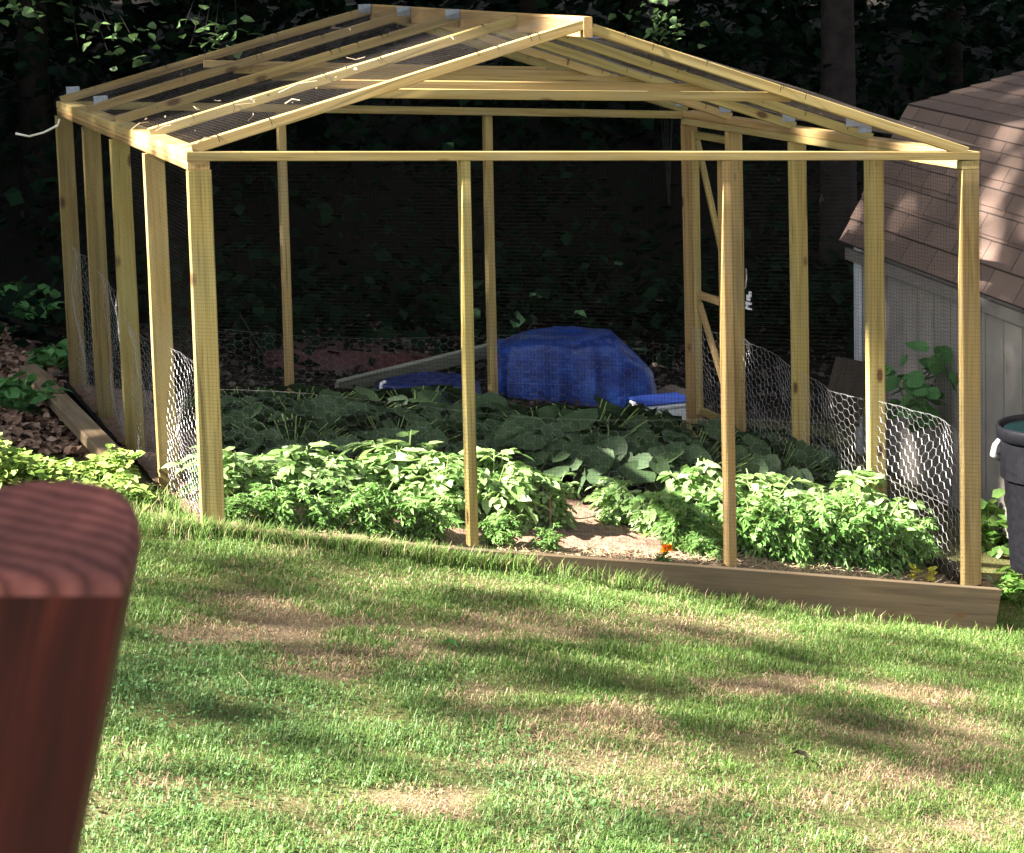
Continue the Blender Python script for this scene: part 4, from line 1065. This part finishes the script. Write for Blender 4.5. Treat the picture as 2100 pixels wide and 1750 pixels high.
for k in range(70):
    if k % 3:
        geo.append(stamp(LEAF_V * [1.2, 1, 3], [LEAF_Q, LEAF_T], pr[k][None], rotmats(rng.uniform(0, 6, 1), rng.uniform(-.6, .9, 1), rng.normal(0, .6, 1)), rng.uniform(.010, .026, 1)))
    else:
        d = rng.normal(0, 1, 3) * (.025, .025, .006); geo.append(path_tube([pr[k] - d, pr[k] + rng.normal(0, .004, 3), pr[k] + d + (0, 0, .006)], .0016, 4))
v, f = cat_geo(geo)
props(np_mesh('roof_litter', v, f, M_TWIG), 'small dry leaf scraps and twig bits scattered over the roof netting', 'litter', kind='stuff')
for x, y, mt, lab in ((940, 1345, M_SQ, 'dark curled leaf lying on the lawn below the thin front post'), (1658, 1575, M_LITTER, 'brown dry leaf lying on the worn lawn at right')):
    P0 = atground(x, y); v, f = stamp(LEAF_V * [1.5, 1, 3], [LEAF_Q, LEAF_T], P0[None] + [[0, 0, .03]], rotmats(np.array([1.0]), np.array([.5]), np.array([.5])), np.array([.06]))
    props(np_mesh('fallen_leaf', v, f, mt), lab, 'leaf')

# ------------------------------------------------------------------ foreground deck post
Zp = .86
Pf = atz(258, 1192, Zp); Pl = atz(146, 1750, Zp); k_ = Pf - Pl; k_ /= np.linalg.norm(k_)
fw = R[:, 2] * 1.0; fw = fw - k_ * (fw @ k_); fw /= np.linalg.norm(fw); rt = np.cross(fw, k_)
HW, DP = .0475, .089
og = Pf - rt * HW
pl = [(-HW, 0), (HW, 0)] + [(HW * math.copysign(abs(math.cos(t)) ** .85, math.cos(t)), .012 + (DP - .012) * math.sin(t) ** .9) for t in np.linspace(0.0, math.pi, 33)]
pl = np.array(pl); slope = math.tan(math.radians(18.5)); n = len(pl); rings = []
for (inset, dz) in ((.006, .0), (.0018, -.0018), (0, -.006)):
    s = 1 - inset / HW; cxy = np.array([0, DP / 2]); p2 = (pl - cxy) * s + cxy; rings.append(np.column_stack([p2, p2[:, 1] * slope + dz + (p2[:, 0] - HW) * .20]))
for d in (.05, .2, .5, .9): rings.append(np.column_stack([pl, np.full(n, -d)]))
V = np.concatenate(rings)
Fq = [(i * n + j, (i + 1) * n + j, (i + 1) * n + (j + 1) % n, i * n + (j + 1) % n) for i in range(len(rings) - 1) for j in range(n)]
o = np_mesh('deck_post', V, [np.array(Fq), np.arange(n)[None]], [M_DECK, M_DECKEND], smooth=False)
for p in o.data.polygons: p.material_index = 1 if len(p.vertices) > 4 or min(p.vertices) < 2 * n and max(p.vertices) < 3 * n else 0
M4 = Matrix.Identity(4)
for r in range(3): M4[r][0], M4[r][1], M4[r][2], M4[r][3] = rt[r], fw[r], k_[r], og[r]
o.matrix_basis = M4
props(o, 'red stained wooden deck post with a rounded top close to the camera', 'deck post')

# ------------------------------------------------------------------ woods
tb = atz(1722, 820, 17.5); tb[2] = float(gz(tb[0], tb[1])) - .1
big = empty('forest_tree', tb, 'large grey trunked tree rising behind the cage beside the shed', 'tree')
tp = [tb, tb + (0, 0, .4), tb + (.02, 0, 2), tb + (.05, .1, 5), tb + (.1, .2, 10)]
v, f = path_tube(tp, .17, 14, .09); np_mesh('trunk', v, f, M_BARK, big, smooth=True)
lobs = [path_tube([tb + (.05, .1, z), tb + np.array((.05, .1, z)) + d], .05, 6, .015) for z, d in ((5, (1.5, .4, 1.6)), (6, (-1.4, .6, 1.8)), (7, (.4, -1.5, 1.6)), (8, (-.5, 1.2, 1.5)))]
v, f = cat_geo(lobs); np_mesh('limb', v, f, M_BARK, big)
n = 2600; d = rng.normal(0, 1, (n, 3)); d /= np.linalg.norm(d, axis=1, keepdims=True)
P = tb + np.array((0, 0, 9.0)) + d * np.array((3.2, 3.2, 3)) * rng.uniform(.2, 1, n)[:, None] ** .4
M, sc = random_leaves(P, .3); v, f = stamp(DIA_V, [DIA_T], P, M, sc); np_mesh('crown', v, f, M_CANOPY, big)

# lit sprays of leaves at the wood's edge
def spray(name, tips, base, n, size, label, cat, rad, spot=.3):
    tips = [np.asarray(t) for t in tips]; st, P = [], []
    base = np.asarray(base)
    e = empty(name, base, label, cat)
    for t in tips:
        mid = base * .4 + t * .6 + (0, 0, .15); st.append(path_tube([base, mid, t], .004, 5, .0015))
        P.append(t + rng.normal(0, 1, (n, 3)) * rad)
        if spot: SPOTS.append((t, t, spot))
    P = np.concatenate(P); M, sc = random_leaves(P, size, .35, (-.7, .4))
    v, f = cat_geo(st); np_mesh('branch', v, f, M_BARK, e)
    v, f = stamp(LEAF_V * [1.3, 1, 1], [LEAF_Q, LEAF_T], P, M, sc); np_mesh('foliage', v, f, M_SAP, e)
b0 = atground(1395, 700); b0 = np.array([b0[0], b0[1], gz(b0[0], b0[1])])
spray('sapling', [atz(1365, 15, 16), atz(1385, 50, 16), atz(1350, 62, 16), atz(1390, 78, 16), atz(1330, 20, 16)], atz(1372, 420, 16), 13, .07, 'slender sunlit sapling above the right roof slope', 'sapling', (.09, .09, .05), .08)
spray('tree_branch', [atz(225, 62, 14), atz(240, 72, 14.2), atz(225, 118, 14), atz(270, 75, 14), atz(160, 95, 14)], atz(120, -90, 14.5), 7, .075, 'sunlit leafy branch high in the dark woods at left', 'branch', (.11, .1, .05), .07)
spray('tree_branch', [atz(380, 48, 14), atz(420, 62, 14), atz(440, 75, 14), atz(485, 78, 14.2), atz(390, 95, 14)], atz(480, -90, 14.5), 8, .085, 'sunlit leafy branch hanging over the left roof slope', 'branch', (.12, .1, .05), .07)
spray('tree_branch', [atz(60, 12, 14), atz(95, 22, 14), atz(40, 5, 14)], atz(-30, -120, 14.5), 9, .08, 'sunlit leafy branch at the top left corner', 'branch', (.12, .1, .05), .06)

# dark mass of the wood: undergrowth, foliage and trunks
def blobs(nb, box, per, br, size):
    c = np.stack([rng.uniform(a, b, nb) for a, b in box], 1); 
    P = np.repeat(c, per, 0) + rng.normal(0, 1, (nb * per, 3)) * np.asarray(br); return P
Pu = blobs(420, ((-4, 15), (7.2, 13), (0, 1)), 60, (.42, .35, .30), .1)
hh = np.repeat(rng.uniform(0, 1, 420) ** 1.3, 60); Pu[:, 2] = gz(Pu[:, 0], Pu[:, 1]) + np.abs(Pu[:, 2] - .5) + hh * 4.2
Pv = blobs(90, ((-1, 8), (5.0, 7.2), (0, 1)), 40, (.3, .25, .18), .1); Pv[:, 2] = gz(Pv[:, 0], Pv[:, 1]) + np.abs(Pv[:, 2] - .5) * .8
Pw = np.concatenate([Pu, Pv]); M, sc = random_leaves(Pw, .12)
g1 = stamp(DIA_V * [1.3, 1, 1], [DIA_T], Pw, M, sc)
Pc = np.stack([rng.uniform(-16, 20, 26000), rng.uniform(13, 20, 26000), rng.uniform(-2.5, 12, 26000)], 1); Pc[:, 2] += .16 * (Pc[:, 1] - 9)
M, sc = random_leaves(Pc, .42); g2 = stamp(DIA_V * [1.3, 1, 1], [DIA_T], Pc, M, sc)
tr = []
for x, y in ((-2, 12), (.8, 10.5), (3.2, 13), (5.4, 11), (7.5, 13.5), (10.5, 12), (13, 11)):
    b_ = np.array([x, y, float(gz(x, y)) - .1]); tr.append(path_tube([b_, b_ + (.05, 0, 3), b_ + (0.1, .1, 10)], rng.uniform(.08, .16), 9, .06))
V, Fs = cat_geo([g1, g2]); 
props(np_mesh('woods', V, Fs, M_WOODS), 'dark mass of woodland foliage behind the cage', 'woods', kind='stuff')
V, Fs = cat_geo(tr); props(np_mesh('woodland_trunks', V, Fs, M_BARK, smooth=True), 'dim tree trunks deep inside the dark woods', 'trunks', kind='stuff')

# canopy of the wood: overhead behind the cage, left tree line culled to the sun pattern, leaf masses added to block sky
n = 60000
P1 = np.stack([rng.uniform(-16, 18, n), rng.uniform(3.4, 18, n), rng.uniform(1.6, 7.5, n)], 1)
P1[:, 2] += 3.6 * (1 - sstep(4.4, 6.0, P1[:, 1]))
n2 = 190000
P2 = np.stack([rng.uniform(-19, -13.5, n2), rng.uniform(-13, 18, n2), rng.uniform(-1.2, 24, n2)], 1)
P2 = P2[(P2[:, 2] > 3.0 + 2.2 * (P2[:, 1] < 2) + 1.0 * wob(P2[:, 0], P2[:, 1], 1.0)) | (P2[:, 1] > 3)]
n3 = 9000
P3 = np.stack([rng.uniform(-9, 16, n3 // 2), rng.uniform(-16, 5, n3 // 2), rng.uniform(10, 15, n3 // 2)], 1)       # unseen leaves added overhead to cut sky light
P4 = np.stack([rng.uniform(8.5, 14, n3), rng.uniform(-14, 6, n3), rng.uniform(1.5, 11, n3)], 1)      # unseen leaf mass added at right to block low sky
P6 = np.stack([rng.uniform(-24, 30, 16000), rng.uniform(16, 46, 16000), rng.uniform(3, 9, 16000)], 1); P6[:, 2] += .16 * (P6[:, 1] - 9)   # the wood further up the hill
P7 = np.stack([rng.uniform(-24, -17, 16000), rng.uniform(15, 46, 16000), rng.uniform(-1, 24, 16000)], 1)
P5 = np.stack([rng.uniform(-14, 10, n3), rng.uniform(-19, -15, n3), rng.uniform(1, 11, n3)], 1)      # unseen leaf wall added behind the camera to block sky
Pc = np.concatenate([P1, P2, P3, P4, P5, P6, P7]); M, sc = random_leaves(Pc, .24, .35, (-1.2, 1.2)); sc[len(P1) + len(P2):] *= 1.3; sc[-32000:] *= 1.7
k = np.ones(len(Pc), bool); ju = rng.normal(0, 1, len(Pc)) * np.where(uv_of(Pc)[0] < .2, .15, .03); rr_ = rng.uniform(0, 1, len(Pc)); uP, vP = uv_of(Pc); few = (rr_ < .02) & (uP < 1.3)
onlawn = (cover(uP, vP) < 1) & (np.arange(len(Pc)) < len(P1) + len(P2)); sc = np.where(onlawn, sc * .57, sc)
for q in (0, .5, 1.0):
    u, v_ = uv_of(Pc + M[:, :, 1] * (sc * q)[:, None]); k &= ~lit(u + ju, v_) & (rr_ < cover(u + ju, v_))
v, f = stamp(DIA_V * [1.6, 1, 1], [DIA_T], Pc[k | few], M[k | few], sc[k | few])
props(np_mesh('unseen_canopy', v, f, M_CANOPY), 'unseen leaf canopy around the yard, partly added to block sky and shape the sun patches', 'tree canopy', kind='stuff')

# ------------------------------------------------------------------ sky, sun, camera
w = bpy.data.worlds.new('World'); S.world = w; w.use_nodes = True; nt = w.node_tree
sky = nt.nodes.new('ShaderNodeTexSky'); sky.sky_type = 'NISHITA'; sky.sun_disc = False
sky.sun_elevation = SUN_EL; sky.sun_rotation = math.atan2(TOSUN[0], TOSUN[1])
wb = nt.nodes.new('ShaderNodeHueSaturation'); wb.inputs['Saturation'].default_value = .35
bg = nt.nodes['Background']; bg.inputs[1].default_value = .05; nt.links.new(sky.outputs[0], wb.inputs['Color']); nt.links.new(wb.outputs[0], bg.inputs[0])
sl = bpy.data.lights.new('sun', 'SUN'); sl.energy = 5.0; sl.angle = math.radians(.53); sl.color = (1, .93, .82)
so = bpy.data.objects.new('sun', sl); COL.objects.link(so); so.location = (-10, -2, 12)
so.rotation_euler = Vector(TOSUN).to_track_quat('Z', 'Y').to_euler()
cam = bpy.data.cameras.new('camera'); co = bpy.data.objects.new('camera', cam); COL.objects.link(co)
M4 = Matrix.Identity(4)
for r in range(3): M4[r][0], M4[r][1], M4[r][2], M4[r][3] = R[r, 0], -R[r, 1], -R[r, 2], C[r]
co.matrix_basis = M4
cam.sensor_width = 36; cam.lens = F / 2100 * 36; cam.shift_y = -(874.9 - CY) / 2100
cam.clip_start = .05; cam.clip_end = 400
cam.dof.use_dof = True; cam.dof.focus_distance = 9.3; cam.dof.aperture_fstop = 24
S.camera = co
S.view_settings.view_transform = 'Standard'; S.view_settings.look = 'None'; S.view_settings.exposure = 3.3; S.view_settings.gamma = 1
